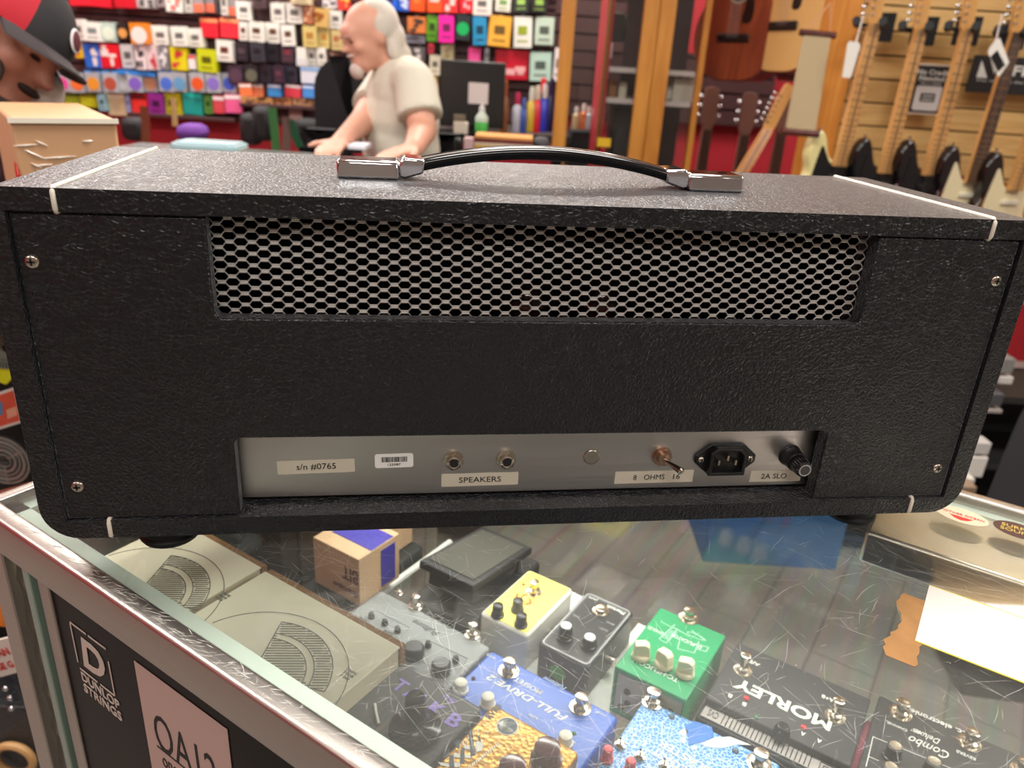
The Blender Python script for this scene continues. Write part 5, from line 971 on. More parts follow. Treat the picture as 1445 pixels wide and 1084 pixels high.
b = MB(); P_ = [inv @ at(x, y, DP - .002) for x, y in ((-12, 572), (2, 567), (4, 585), (-8, 590))]; b.prism([(p.x, p.z) for p in P_], -.0008, .0003, plane='xz'); b.build('picture_corner', cm((90, 130, 170), .4), o)
c_ = at(5, 650, DP); t = thing('round_speaker_cover', 'grey ringed round metal disc hanging under the picture card', 'disc', c_, YAW)
b = MB()
for rr, w_ in ((.040, .0022), (.033, .0028), (.026, .0016), (.019, .0026), (.011, .0016)): b.tube([(rr * math.cos(k * PI / 24), 0, rr * math.sin(k * PI / 24)) for k in range(48)], w_, 8, closed=True)
for a in (.5, 2.6, 4.7): b.tube([(.008 * math.cos(a), 0, .008 * math.sin(a)), (.04 * math.cos(a), 0, .04 * math.sin(a))], .0018, 6)
b.build('rings', mat('grey_metal', (160, 156, 150), .35, .6), t); MB().prism([(.042 * math.cos(k * PI / 16), .042 * math.sin(k * PI / 16)) for k in range(32)], .002, .006, plane='xz').build('disc_plate', mat('disc_grey', (96, 94, 92), .4, .6), t); MB().box((.002, -.003, -.002), (.016, .003, .006)).build('centre_label', cm((70, 68, 66), .5), t)
t, inv, o = hung('hanging_pack', 'flat silver and orange pack at the foot of the ringed disc', 'pack', [(-30, 702), (40, 682), (44, 690), (-28, 716)], DP, cm((190, 120, 96), .4), th=.006)
t, inv, o = hung('hanging_pack', 'orange pack low at the left edge outside the counter corner', 'pack', [(-40, 850), (2, 852), (8, 886), (-40, 880)], .86, cm((232, 130, 30), .5), th=.02)
t = thing('price_sign', 'white sign with red lettering low at the left edge', 'sign', at(-2, 938, .84), YAW); inv = t.matrix_world.inverted(); P_ = [inv @ at(x, y, .84) for x, y in ((-60, 918), (20, 898), (29, 948), (-52, 970))]
b = MB(); b.prism([(p.x, p.z) for p in P_], 0, .003, plane='xz'); o = b.build('board', mat('sign_paper', (222, 210, 200), .6), t)
c_ = inv @ at(-14, 925, .84); text('lettering', 'ORLANDO', RED, t, c_ + Vector((0, -.001, 0)), .062, .013, (PI / 2, -.38, 0), .0003, bold=.02) if False else text('lettering', 'CHALLAN', RED, t, c_ + Vector((0, -.001, 0)), .062, .013, (PI / 2, -.36, 0), .0003, bold=.02)
c_ = inv @ at(-8, 943, .84); text('lettering', 'CHANGE G', RED, t, c_ + Vector((0, -.001, 0)), .062, .012, (PI / 2, -.36, 0), .0003, bold=.02)
t = thing('floor_amplifier', 'black floor amplifier with small chrome knobs at the lower left corner', 'amplifier', rf(sd(at(-20, 1000, .92))[0] - .03, 1.06, FLOOR), YAW)
MB().box((0, 0, .165), (.40, .20, .33)).build('cabinet', VINYL, t, bevel=.005); inv = t.matrix_world.inverted(); b = MB()
for x, y in ((8, 972), (14, 985), (16, 1000)): c_ = inv @ at(x, y, .96); b.ell(c_, (.005, .004, .005))
b.build('control_knob', CHROME, t)
c_ = at(20, 1072, .95); t = thing('wooden_ring', 'tan wooden ring at the bottom left corner', 'ring', c_, YAW); MB().tube([(.032 * math.cos(k * PI / 16), .0, .032 * math.sin(k * PI / 16)) for k in range(32)], .007, 8, closed=True).build('ring_body', cm((196, 150, 96), .5), t)
# ================================================================== behind the man: desk, monitor, chair, bottles
def desk():
    t = thing('desk', 'dark desk against the far wall carrying the monitor and bottles', 'desk', rf(-.20, 3.6, FLOOR), YAW)
    zt = at(700, 187, 3.35).z - FLOOR
    MB().box((0, 0, zt - .015), (.76, .5, .03)).build('desk_top', mat('desk_dark', (46, 40, 40), .5), t)
    for x in (-.35, .35): MB().box((x, 0, zt / 2 - .016), (.05, .46, zt - .034)).build('desk_leg', MATS['desk_dark'], t)
    return zt + FLOOR
DZ = desk()
def rbox(name, label, cat, x0, y0, x1, y1, d, th, m, group=None, bevel=.003, pname='shell', rz=0):
    ym = (y0 + y1) / 2; A, B_ = at(x0, ym, d), at(x1, ym, d); T, U = at((x0 + x1) / 2, y0, d), at((x0 + x1) / 2, y1, d); c = (A + B_) / 2
    t = thing(name, label, cat, Vector((c.x, c.y, U.z)), YAW + rz, group); w_ = (B_ - A).length; h = T.z - U.z; MB().box((0, th / 2, h / 2), (w_, th, h)).build(pname, m, t, bevel=bevel); return t, w_, h
MON = mat('monitor_black', (30, 28, 29), .35)
t, w_, h = rbox('computer_monitor', 'large black computer monitor standing on the far desk', 'monitor', 620, 86, 712, 180, 3.2, .03, MON, bevel=.006, pname='screen_back')
MB().box((0, .05, -.0), (.09, .05, h * .5)).build('stand_neck', MON, t); MB().box((0, .06, DZ - t.location.z + .006), (.22, .16, .012)).build('stand_foot', MON, t)
t, w_, h = rbox('sticky_note', 'white note stuck on the monitor', 'note', 661, 117, 689, 147, 3.19, .004, mat('note_white', (218, 208, 204), .6), bevel=.001, pname='sheet')
t = thing('sanitizer_bottle', 'green and clear pump bottle in front of the monitor', 'bottle', at(679, 190, 3.0), YAW); 
MB().lathe([(.020, 0), (.024, .006), (.024, .045)], seg=20).build('green_liquid', mat('green_gel', (90, 206, 100), .3), t); MB().lathe([(.024, .045), (.024, .062), (.012, .078), (.010, .086)], seg=20).build('bottle_body', mat('pale_plastic', (196, 214, 200), .25), t); MB().lathe([(.011, .086), (.011, .098), (.005, .10), (.005, .112)], seg=14).build('pump', cm((222, 222, 222), .4), t)
t, w_, h = rbox('card_terminal', 'small white card holder on the desk left of the green bottle', 'card holder', 640, 172, 660, 190, 3.0, .03, cm((222, 212, 196), .5), pname='body')
MB().box((-.006, .015, h + .012), (w_ * .8, .02, .024)).build('card', cm((120, 110, 90), .5), t)
CHR = mat('chair_mesh_black', (30, 29, 32), .8)
def chairback(px, py0, py1, w_, d, label):
    A, B_ = at(px, py0, d), at(px, py1, d); zb = FLOOR; t = thing('office_chair', label, 'chair', Vector((B_.x, B_.y, zb)), YAW)
    h = A.z - B_.z; b = MB(); z0 = B_.z - FLOOR
    b.prism(rrect(-w_ / 2, z0, w_ / 2, z0 + h, [.04, .04, .12, .12]), -.03, .03, plane='xz'); b.build('backrest', CHR, t, bevel=.015)
    MB().box((0, .17, .48), (.32, .28, .07)).build('seat', CHR, t, bevel=.02); MB().cyl((0, .17, .1), (0, .17, .45), .03).build('column', BLACKP, t)
    for k in range(5): MB().tube([(0, .17, .10), (.15 * math.cos(k * 1.2566), .17 + .15 * math.sin(k * 1.2566), .04)], .018, 8).build('base_arm', BLACKP, t)
    MB().box((0, .03, (z0 + .48) / 2), (.06, .03, abs(z0 - .48) + .12)).build('back_bar', BLACKP, t)
chairback(484, 80, 215, .20, 3.2, 'tall black chair back behind the grey-haired man')
chairback(455, 182, 230, .14, 2.75, 'low dark chair back left of the man, behind his hand')
chairback(623, 188, 230, .11, 2.92, 'low dark chair back right of the man elbow')
for i, (x0, y0, x1, y1, c, lb) in enumerate(((670, 193, 752, 197, (214, 150, 80), 'top orange-brown book of the stack under the desk edge'), (669, 197, 752, 203, (110, 40, 36), 'dark red book in the stack under the desk edge'), (669, 203, 752, 207, (214, 190, 160), 'cream book in the stack under the desk edge'), (669, 207, 750, 217, (206, 156, 50), 'thick mustard book at the bottom of the stack'))):
    rbox('book', lb, 'book', x0, y0, x1, y1, 2.75, .15, cm(c, .6), 'stacked books', .001, 'cover')
t, w_, h = rbox('side_table', 'low dark table under the stacked books', 'table', 652, 217, 800, 225, 2.72, .3, BLACKM, pname='table_top')
for x in (-w_ / 2 + .03, w_ / 2 - .03): MB().box((x, .15, -(t.location.z - FLOOR) / 2 + .0), (.03, .26, t.location.z - FLOOR)).build('table_leg', BLACKM, t)
rbox('thermos', 'black bottle with a pale round badge left of the books', 'bottle', 640, 195, 652, 217, 2.75, .04, BLACKP, None, .01, 'body'); rbox('white_jar', 'pale pink jar left of the books', 'jar', 654, 194, 668, 217, 2.75, .04, cm((206, 170, 170), .5), None, .006, 'body')
rbox('keyboard_bag', 'grey soft bag lying right of the books', 'bag', 752, 195, 776, 217, 2.8, .10, cm((70, 68, 70), .8), None, .02, 'body')
def bottle(px, y0, y1, w_, c, cap, label, d=3.35):
    A, B_ = at(px, y0, d), at(px, y1, d); h = A.z - B_.z; t = thing('spray_bottle', label, 'bottle', Vector((B_.x, B_.y, B_.z)), YAW, 'bottles on the desk')
    r = w_ / 2 * 1.12; MB().lathe([(r * .9, 0), (r, .01), (r, h * .62), (r * .5, h * .70)], seg=16).build('bottle_body', cm(c, .3), t); MB().lathe([(r * .55, h * .70), (r * .6, h * .86), (r * .45, h)], seg=14).build('cap', cm(cap, .35), t)
bottle(728, 130, 187, .034, (200, 206, 220), (220, 60, 110), 'clear spray bottle with a pink top, leftmost of the desk bottles'); bottle(737, 138, 187, .03, (60, 90, 180), (90, 120, 200), 'small blue bottle behind the clear one'); bottle(748, 122, 186, .036, (210, 180, 60), (226, 226, 210), 'yellow bottle with a white top between the blue ones'); bottle(756, 120, 187, .036, (206, 40, 56), (220, 210, 190), 'red bottle with a pale cap'); bottle(766, 118, 186, .036, (46, 60, 190), (226, 222, 220), 'blue can with a white cap, rightmost of the desk bottles'); bottle(774, 110, 186, .03, (30, 36, 80), (30, 36, 80), 'tall navy tube beside the blue can'); bottle(710, 112, 187, .03, (150, 100, 60), (190, 120, 70), 'brown wooden figure-like bottle right of the monitor'); bottle(786, 150, 184, .028, (214, 206, 190), (226, 220, 210), 'white tube against the oak cabinet post')
t, w_, h = rbox('hanging_clip', 'bright red clip hanging over the desk bottles', 'clip', 763, 110, 771, 132, 3.6, .02, cm((232, 50, 64), .4), pname='body')
rbox('cloth_purple', 'folded purple cloth behind the plastic tub', 'cloth', 244, 176, 282, 200, 3.0, .12, cm((110, 60, 150), .8), None, .03, 'cloth'); 
# strap and guitar-like things hanging low on the far wall
def strap(pts, c, label, d=3.4, w_=.035):
    P_ = [at(x, y, d) for x, y in pts]; t = thing('guitar_strap', label, 'strap', P_[0], YAW, None); inv = t.matrix_world.inverted(); q = [inv @ p for p in P_]; b = MB(); vs = []
    for p in q: vs += [(p.x - w_ / 2, -.003, p.z), (p.x + w_ / 2, -.003, p.z), (p.x + w_ / 2, .003, p.z), (p.x - w_ / 2, .003, p.z)]
    n = len(q); b.add(vs, [(4 * i + a, 4 * i + (a + 1) % 4, 4 * i + 4 + (a + 1) % 4, 4 * i + 4 + a) for i in range(n - 1) for a in range(4)]); b.build('webbing', cm(c, .8), t)
strap([(384, 152), (385, 165), (387, 180), (390, 212)], (60, 120, 64), 'green and tan strap hanging over the red wall'); strap([(404, 165), (405, 190), (404, 212)], (110, 90, 80), 'brown strap with a metal ring beside the green one'); strap([(409, 168), (416, 190), (424, 210)], (24, 86, 54), 'dark green slanting strap'); strap([(203, 150), (206, 180), (205, 206)], (120, 60, 36), 'thin brown strap hanging behind the film-wrapped box'); strap([(244, 138), (246, 160), (247, 178)], (196, 160, 110), 'pale rope strap in front of the yellow packet', 3.3, .02)
for px, y0, y1, w_, lb in ((350, 160, 206, .10, 'black hanging bag over the red wall left of the straps'), (368, 150, 200, .10, 'black padded case hanging next to the green strap'), (432, 168, 212, .12, 'dark grey case hanging left of the low chair'), (185, 166, 200, .12, 'dark hanging case right of the film-wrapped box')):
    rbox('hanging_case', lb, 'case', px - w_ * 150, y0, px + w_ * 150, y1, 3.5, .08, cm((28, 26, 28), .7), 'dark cases on the far wall', .03, 'shell')
rbox('hanging_card', 'pinkish card hanging between the straps', 'card', 408, 147, 426, 171, BW - .06, .006, cm((180, 146, 140), .6), None, .001, 'card'); rbox('paper_stack', 'white papers on the far counter behind the man arm', 'paper', 490, 205, 515, 211, 2.35, .1, cm((222, 222, 230), .6), None, .001, 'sheets')
rbox('lower_ledge', 'dark ledge under the lowest wall packets', 'shelf', 180, 163, 330, 168, BW - .12, .08, MARO, None, .002, 'board'); rbox('lower_ledge', 'dark ledge under the tan cards', 'shelf', 338, 148, 448, 153, BW - .12, .08, MARO, None, .002, 'board')
# ================================================================== oak display cabinet with glass doors
def post(name, px0, px1, ptop, pbot, d, lo_, hi_, m, parent, inv, th=.04):
    b = MB(); A, B_ = at(px0, 100, d), at(px1, 100, d); a, c = inv @ A, inv @ B_; b.box(((a.x + c.x) / 2, a.y + th / 2, (lo_ + hi_) / 2 - FLOOR), (abs(c.x - a.x), th, hi_ - lo_)); return b.build(name, m, parent, bevel=.002)
cab = thing('display_cabinet', 'tall oak framed glass door cabinet between the packet wall and the acoustic guitars', 'cabinet', rf(sd(at(880, 100, 3.1))[0], 3.1, FLOOR), YAW); ci = cab.matrix_world.inverted(); TOPZ = 1.40
post('oak_post', 787, 806, 0, 0, 3.1, FLOOR, TOPZ, OAK, cab, ci); post('door_stile', 900, 921, 0, 0, 3.1, FLOOR, TOPZ, OAK, cab, ci); post('door_stile', 922, 944, 0, 0, 3.1, FLOOR, TOPZ, OAK, cab, ci, .05); post('oak_post', 985, 993, 0, 0, 3.14, FLOOR, TOPZ, OAK, cab, ci)
x0, x1 = (ci @ at(790, 100, 3.1)).x, (ci @ at(992, 100, 3.1)).x; xm = (ci @ at(850, 100, 3.3)).x; cw_ = x1 - x0; cx = (x0 + x1) / 2
MB().box((cx, .02, TOPZ - FLOOR + .03), (cw_ + .02, .06, .06)).build('top_rail', OAK, cab); MB().box((cx, .02, .05), (cw_, .06, .10)).build('bottom_rail', OAK, cab); MB().box((cx, .25, TOPZ - FLOOR + .03), (cw_, .40, .02)).build('top_board', OAK, cab)
MB().box(((xm + x1) / 2 + .06, .46, (TOPZ - FLOOR) / 2), (x1 - xm - .08, .01, TOPZ - FLOOR - .02)).build('back_board', mat('cabinet_dark', (44, 26, 30), .6), cab)
MB().box((xm, .24, (TOPZ + .2 - FLOOR) / 2 + .3), (.02, .40, TOPZ - FLOOR - .65)).build('red_divider', MRD, cab); MB().cyl((xm - .008, .02, .1), (xm - .008, .02, TOPZ - FLOOR), .008).build('brass_rod', cm((170, 130, 80), .3, metal=1), cab)
for py in (100, 143):
    z = at(900, py, 3.25).z - FLOOR; MB().box(((xm + x1) / 2, .25, z), (x1 - xm - .03, .36, .018)).build('shelf_board', mat('shelf_white', (196, 186, 186), .4), cab)
MB().box(((x0 + cx) / 2 + .03, .012, (TOPZ - FLOOR) / 2), (.28, .004, TOPZ - FLOOR - .02)).build('glass_pane', GLASS, cab); MB().box(((cx + x1) / 2 + .04, .012, (TOPZ - FLOOR) / 2), (.13, .004, TOPZ - FLOOR - .02)).build('glass_pane', GLASS, cab)
MB().box((ci @ at(852, 201, 3.08), )[0], (.05, .03, .03)).build('brass_lock', cm((220, 180, 40), .4), cab)
R_ = random.Random(3)
for i, px in enumerate((953, 958, 963, 968, 973, 978)):
    rbox('binder', 'white binder, %s from the left in the oak cabinet' % ORD[i], 'binder', px - 2, 113 + R_.uniform(-6, 4) - i, px + 2, 145, 3.22, .16, cm((206 + 4 * (i % 3), 200, 186 + 6 * (i % 2)), .6), 'white binders in the cabinet', .001, 'cover')
for px, y0, c, lb in ((864, 112, (150, 100, 60), 'brown carton on the cabinet shelf'), (878, 116, (210, 200, 180), 'pale figurine-like carton on the cabinet shelf'), (946, 122, (216, 210, 200), 'short white carton left of the binders')): rbox('shelf_carton', lb, 'carton', px - 5, y0, px + 6, 141, 3.25, .1, cm(c, .6), 'cartons in the cabinet', .002, 'body')
for px, y0, c, lb in ((812, 150, (190, 170, 130), 'beige bottle seen through the cabinet glass, leftmost'), (822, 146, (206, 110, 60), 'orange bottle seen through the cabinet glass'), (829, 150, (170, 200, 210), 'pale blue bottle seen through the cabinet glass'), (837, 152, (210, 40, 60), 'red bottle seen through the cabinet glass'), (845, 140, (210, 200, 196), 'white-topped bottle seen through the cabinet glass')): bottle(px, y0, 182, .03, c, (216, 210, 204), lb, 3.45)
rbox('cabinet_amplifier', 'black boxy amplifier low behind the cabinet glass', 'amplifier', 862, 152, 902, 240, 3.3, .2, VINYL, None, .01, 'cabinet'); rbox('cabinet_amplifier', 'black box low behind the left cabinet pane', 'amplifier', 803, 184, 842, 240, 3.5, .2, BLACKM, None, .01, 'cabinet')
rbox('wall_gadget', 'black microphone-like gadget hanging behind the cabinet glass', 'gadget', 862, 18, 884, 60, 3.35, .05, BLACKP, None, .01, 'body'); rbox('price_tag', 'small white tag hanging on the red divider', 'tag', 859, 60, 864, 82, 3.2, .003, cm((206, 200, 200), .5), None, 0, 'tag_card')
# ================================================================== GUITARS
def mirrorpts(p): return p + [(-x, y) for x, y in reversed(p)]
def smoothpts(pts, n=4):
    out = []; N_ = len(pts)
    for i in range(N_):
        p0, p1, p2, p3 = [Vector((pts[(i + k) % N_][0], pts[(i + k) % N_][1])) for k in (-1, 0, 1, 2)]
        for k in range(n):
            t = k / n; out.append(tuple(0.5 * ((2 * p1) + (-p0 + p2) * t + (2 * p0 - 5 * p1 + 4 * p2 - p3) * t * t + (-p0 + 3 * p1 - 3 * p2 + p3) * t ** 3)))
    return out
STRAT = [(-.150, -.02), (-.158, .06), (-.128, .115), (-.118, .15), (-.135, .20), (-.128, .255), (-.098, .285), (-.072, .262), (-.052, .215), (-.030, .192), (.028, .192), (.045, .205), (.068, .236), (.092, .248), (.112, .228), (.118, .185), (.108, .14), (.112, .10), (.150, .05), (.160, -.03), (.135, -.10), (.06, -.145), (-.06, -.150), (-.125, -.10)]
GUARD = [(-.105, .10), (-.095, .20), (-.085, .235), (-.060, .205), (-.032, .176), (.030, .176), (.055, .195), (.080, .215), (.086, .16), (.080, .10), (.105, .04), (.110, -.02), (.075, -.055), (.04, -.02), (-.05, -.01), (-.085, .04)]
HEADS = [(-.020, 0), (-.024, .03), (-.030, .06), (-.036, .17), (-.022, .192), (.004, .185), (.020, .165), (.014, .14), (.022, .05), (.021, 0)]
def burst(name, ci_, co):
    if name in MATS: return MATS[name]
    m = mat(name, co, .12, coat=.6); N, L, b = nodes_of(m); tc = N.new('ShaderNodeTexCoord'); ln = N.new('ShaderNodeVectorMath'); ln.operation = 'LENGTH'; mp = N.new('ShaderNodeMapping'); mp.inputs['Scale'].default_value = (6.6, 0, 5.0); mp.inputs['Location'].default_value = (0, 0, -.15); L.new(tc.outputs['Object'], mp.inputs[0]); L.new(mp.outputs[0], ln.inputs[0])
    cr = N.new('ShaderNodeValToRGB'); e = cr.color_ramp.elements; e[0].color = rgb(*ci_) + (1,); e[0].position = .45; e[1].color = rgb(*co) + (1,); e[1].position = .95; L.new(ln.outputs['Value'], cr.inputs[0]); L.new(cr.outputs[0], b.inputs['Base Color']); return m
def electric(label, top, bot, d, body, guard, board=None, yaw=.33, strings=True, hang=True, pick=None, roll=None):
    """top = nut pixel, bot = end-of-neck pixel at depth d; local x right, z along the neck"""
    T, Bt = at(top[0], top[1], d), at(bot[0], bot[1], d); L_ = .47; zax = (T - Bt).normalized(); sc = (T - Bt).length / L_
    xax = (R2 * math.cos(yaw) + F2 * math.sin(yaw)); xax = (xax - zax * xax.dot(zax)).normalized(); yax = zax.cross(xax)
    M_ = Matrix((xax * sc, yax * sc, zax * sc)).transposed().to_4x4(); M_.translation = Bt - zax * .17 * sc
    t = thing('electric_guitar', label, 'electric guitar', None, 0, 'electric guitars on the slat wall' if hang else None, mw=M_)
    MB().prism(smoothpts(STRAT), .0, .043, plane='xz').build('body', body, t, bevel=.008, seg=3)
    MB().prism(smoothpts(GUARD), -.0025, .0, plane='xz').build('pickguard', guard, t)
    b = MB(); vs = []
    for z, hw in ((.17, .0285), (.64, .0215)): vs += [(-hw, -.014, z), (hw, -.014, z), (hw, 0, z), (hw * .5, .012, z), (-hw * .5, .012, z), (-hw, 0, z)]
    b.add(vs, [(i, (i + 1) % 6, (i + 1) % 6 + 6, i + 6) for i in range(6)] + [tuple(range(6)), tuple(range(6, 12))]); nk = b.build('neck', NECKM, t)
    b = MB(); b.prism([(-.0285, .17), (.0285, .17), (.0215, .64), (-.0215, .64)], -.0175, -.0138, plane='xz'); fb = b.build('fingerboard', board or NECKM, t)
    b = MB(); z = .64; k = 0; sl_ = .648
    while k < 21:
        k += 1; zz = .64 - sl_ * (1 - 2 ** (-k / 12)) * (.47 / (sl_ * (1 - 2 ** (-21.5 / 12)))); hw = .0215 + (.64 - zz) / .47 * .007; b.box((0, -.0182, zz), (hw * 2, .0016, .0026))
    b.box((0, -.0162, .405), (.006, .003, .47)); b.build('frets', mat('fret_wire', (150, 110, 70), .4, .3), fb)
    b = MB()
    for k in (3, 5, 7, 9, 12, 15, 17): zz = .64 - .648 * ((1 - 2 ** (-k / 12)) + (1 - 2 ** (-(k - 1) / 12))) / 2 * (.47 / (sl_ * (1 - 2 ** (-21.5 / 12)))); b.cyl((0, -.0180, zz), (0, -.0186, zz), .0032, seg=10)
    b.box((0, -.0165, .405), (.003, .004, .47)); b.build('inlay_dots', mat('inlay', (60, 44, 36) if board is None else (220, 214, 200), .4), fb)
    MB().prism(smoothpts([(x, y + .64) for x, y in HEADS], 3), -.006, .007, plane='xz').build('headstock', NECKM, t, bevel=.001)
    for k in range(6):
        z = .665 + k * .022; b = MB(); b.cyl((-.022 - k * .0016, -.016, z), (-.022 - k * .0016, -.006, z), .004, seg=10); b.ell((-.046 - k * .0016, .006, z), (.009, .005, .007), 8, 6); b.cyl((-.044 - k * .0016, .004, z), (-.030 - k * .0016, .004, z), .002, seg=6); b.build('tuning_peg', CHROME, t)
    for z in (.13, .075, .015): MB().box((0, -.006, z), (.072, .010, .017)).build('pickup', pick or cm((222, 214, 190), .4), t, bevel=.003)
    MB().box((0, -.005, -.045), (.078, .012, .035)).build('bridge', CHROME, t, bevel=.002)
    for x, z in ((.062, .02), (.080, -.02), (.092, -.055)): MB().lathe([(.011, 0), (.009, .012)], seg=12, M=Matrix.Translation((x, -.002, z)) @ Matrix.Rotation(PI / 2, 4, 'X')).build('control_knob', pick or cm((222, 214, 190), .4), t)
    b = MB()
    for k in range(6): x = (k - 2.5) / 2.5; b.tube([(x * .026, -.0225, -.045), (x * .0175, -.0195, .64)], .0005, 4)
    b.build('strings', mat('string_steel', (190, 180, 170), .3, 1.0), t)
    for z in (.285, -.15): MB().cyl((-.098 if z > 0 else 0, .02, z), (-.098 if z > 0 else 0, .02, z + (.012 if z > 0 else -.012)), .005, seg=10).build('strap_button', CHROME, t)
    return t, M_
GB = mat('guitar_black', (16, 15, 18), .12, coat=.5); GC = mat('guitar_cream', (226, 212, 150), .2, coat=.5)
BG = mat('guard_black', (24, 23, 25), .25); WG = mat('guard_cream', (222, 206, 166), .3)
specs = [('cream electric guitar with a black pickguard, leftmost on the maple slat wall', (1232, 33), (1182, 234), GC, BG, None), ('black electric guitar hanging right of the cream one', (1296, 42), (1246, 244), GB, BG, None), ('black and wine red electric guitar right of the sign about credit', (1362, 42), (1308, 247), burst('burst_wine', (120, 16, 26), (20, 12, 14)), BG, None),
         ('dark red burst electric guitar with rosewood neck and cream pickguard', (1432, 46), (1368, 258), burst('burst_red', (190, 50, 30), (24, 14, 18)), WG, ROSE), ('amber sunburst electric guitar with cream pickguard near the right edge', (1500, 50), (1428, 268), burst('burst_amber', (216, 130, 24), (26, 16, 14)), WG, None), ('bright red electric guitar cut by the right edge', (1612, 60), (1532, 282), burst('burst_cherry', (224, 40, 30), (150, 14, 26)), WG, None)]
for lb, tp, bt_, bd, gd, brd in specs:
    electric(lb, tp, bt_, 2.55, bd, gd, brd, pick=BLACKP if gd is BG else None)
# hangers on the slat wall
for i, (px, py, lb) in enumerate(((1226, 40, 'cream'), (1290, 46, 'black'), (1355, 46, 'wine red'), (1424, 52, 'dark red'))):
    A = at(px + 2, py - 6, 2.55); t = thing('guitar_hanger', 'black padded wall hanger holding the %s guitar' % lb, 'guitar hanger', A, YAW - .45, 'guitar hangers')
    MB().box((.02, .20, .005), (.075, .012, .085)).build('mount_plate', BLACKM, t, bevel=.003)
    MB().tube([(.01, .195, .012), (.004, .10, .006), (0, .045, 0)], .006, 8).build('arm', BLACKP, t)
    for s_ in (-1, 1): MB().tube([(0, .045, 0), (s_ * .030, .042, .0), (s_ * .036, .0, .0), (s_ * .036, -.045, .006)], [.005, .006, .0125, .0125], 12).build('padded_prong', RUBBER, t)
def sign(label, quadpx, d, m, th=.004, name='wall_sign'):
    P_ = [at(x, y, d) for x, y in quadpx]; c = sum(P_, Vector()) / 4; t = thing(name, label, 'sign', c, YAW); inv = t.matrix_world.inverted(); q = [inv @ p for p in P_]; x0 = (q[0].x + q[3].x) / 2; x1 = (q[1].x + q[2].x) / 2; z1 = (q[0].z + q[1].z) / 2; z0 = (q[2].z + q[3].z) / 2
    MB().box(((x0 + x1) / 2, 0, (z0 + z1) / 2), (x1 - x0, th, z1 - z0)).build('board', m, t, bevel=.0008); return t, x0, x1, z0, z1
SB = mat('sign_black', (34, 32, 34), .4)
t, x0, x1, z0, z1 = sign('black and white sign reading No Credit Needed between two guitar necks', [(1288, 89), (1352, 92), (1330, 163), (1272, 160)], 2.74, mat('sign_frame', (222, 204, 184), .5)); w_, h = x1 - x0, z1 - z0
MB().box(((x0 + x1) / 2, -.0025, (z0 + z1) / 2), (w_ * .90, .002, h * .93)).build('black_field', SB, t)
cx = (x0 + x1) / 2; cz = (z0 + z1) / 2
text('lettering', 'No Credit', WTXT, t, (cx, -.004, cz + h * .34), w_ * .74, h * .10, UPR, .0004, bold=.02); text('lettering', 'Needed', WTXT, t, (cx, -.004, cz + h * .22), w_ * .58, h * .10, UPR, .0004, bold=.02); text('lettering', 'Tap to Apply', WTXT, t, (cx, -.004, cz + h * .12), w_ * .5, h * .05, UPR, .0004)
b = MB(); b.prism(rrect(cx - w_ * .30, cz - h * .42, cx + w_ * .30, cz + h * .07, .008), -.0045, -.0035, plane='xz'); ph = b.build('card_picture', cm((206, 200, 196), .5), t); b = MB(); b.box((cx, -.005, cz - h * .16), (w_ * .34, .001, h * .17)); b.build('chip_mark', SB, ph); b = MB(); b.box((cx, -.0056, cz - h * .13), (w_ * .26, .001, h * .02)); b.box((cx, -.0056, cz - h * .20), (w_ * .26, .001, h * .02)); b.build('chip_line', WTXT, ph)
t, x0, x1, z0, z1 = sign('wide dark sign with a white triangle and large letters at the right edge', [(1372, 79), (1520, 84), (1500, 136), (1364, 131)], 2.74, SB); w_, h = x1 - x0, z1 - z0
b = MB(); b.prism([(x0 + w_ * .07, z1 - h * .60), (x0 + w_ * .18, z1 - h * .60), (x0 + w_ * .08, z1 - h * .14)], -.0035, -.0025, plane='xz'); b.prism([(x0 + w_ * .17, z1 - h * .14), (x0 + w_ * .23, z1 - h * .14), (x0 + w_ * .24, z1 - h * .5)], -.0035, -.0025, plane='xz'); b.build('triangle_mark', WTXT, t)
text('lettering', 'FIBER', WTXT, t, (x0 + w_ * .66, -.003, z1 - h * .36), w_ * .5, h * .28, UPR, .0005, bold=.03); text('lettering', 'The Way to Do Business', WTXT, t, (x0 + w_ * .45, -.003, z1 - h * .68), w_ * .76, h * .07, UPR, .0004)
def hangtag(label, px4, d, string, m, bars=False, rot=None):
    P_ = [at(x, y, d) for x, y in px4]; c = sum(P_, Vector()) / len(P_); t = thing('price_tag', label, 'price tag', c, YAW, None); inv = t.matrix_world.inverted(); q = [inv @ p for p in P_]; b = MB(); b.prism([(p.x, p.z) for p in q], -.001, .001, plane='xz'); o = b.build('tag_card', m, t)
    s0, s1_ = inv @ at(*string[0], 2.52), inv @ at(*string[1], d); MB().tube([s0, s1_], .0022, 6).build('tag_string', cm((214, 204, 196), .6), t)
    if bars:
        b = MB(); a = inv @ at(*bars[0], d - .003); c2 = inv @ at(*bars[1], d - .003); n = 12; dx = (c2 - a)
        e_ = inv @ at(*bars[2], d - .003) - a
        for k in range(n): p = a + dx * k / n; b.tube([p, p + e_], .0008, 4)
        b.build('barcode', INK, o)
hangtag('blank white price tag hanging by the cream guitar', [(1199, 58), (1212, 60), (1214, 66), (1200, 110), (1188, 109), (1196, 62)], 2.45, ((1218, 22), (1208, 60)), mat('tag_white', (226, 220, 210), .5))
hangtag('diamond-hung white price tag with a barcode in front of the rosewood neck', [(1406, 55), (1411, 54), (1424, 88), (1409, 109), (1394, 74), (1396, 68)], 2.42, ((1414, 20), (1404, 62)), MATS['tag_white'], ((1397, 78), (1410, 68), (12, 20)) if False else ((1398, 80), (1408, 70), (1409, 101)))
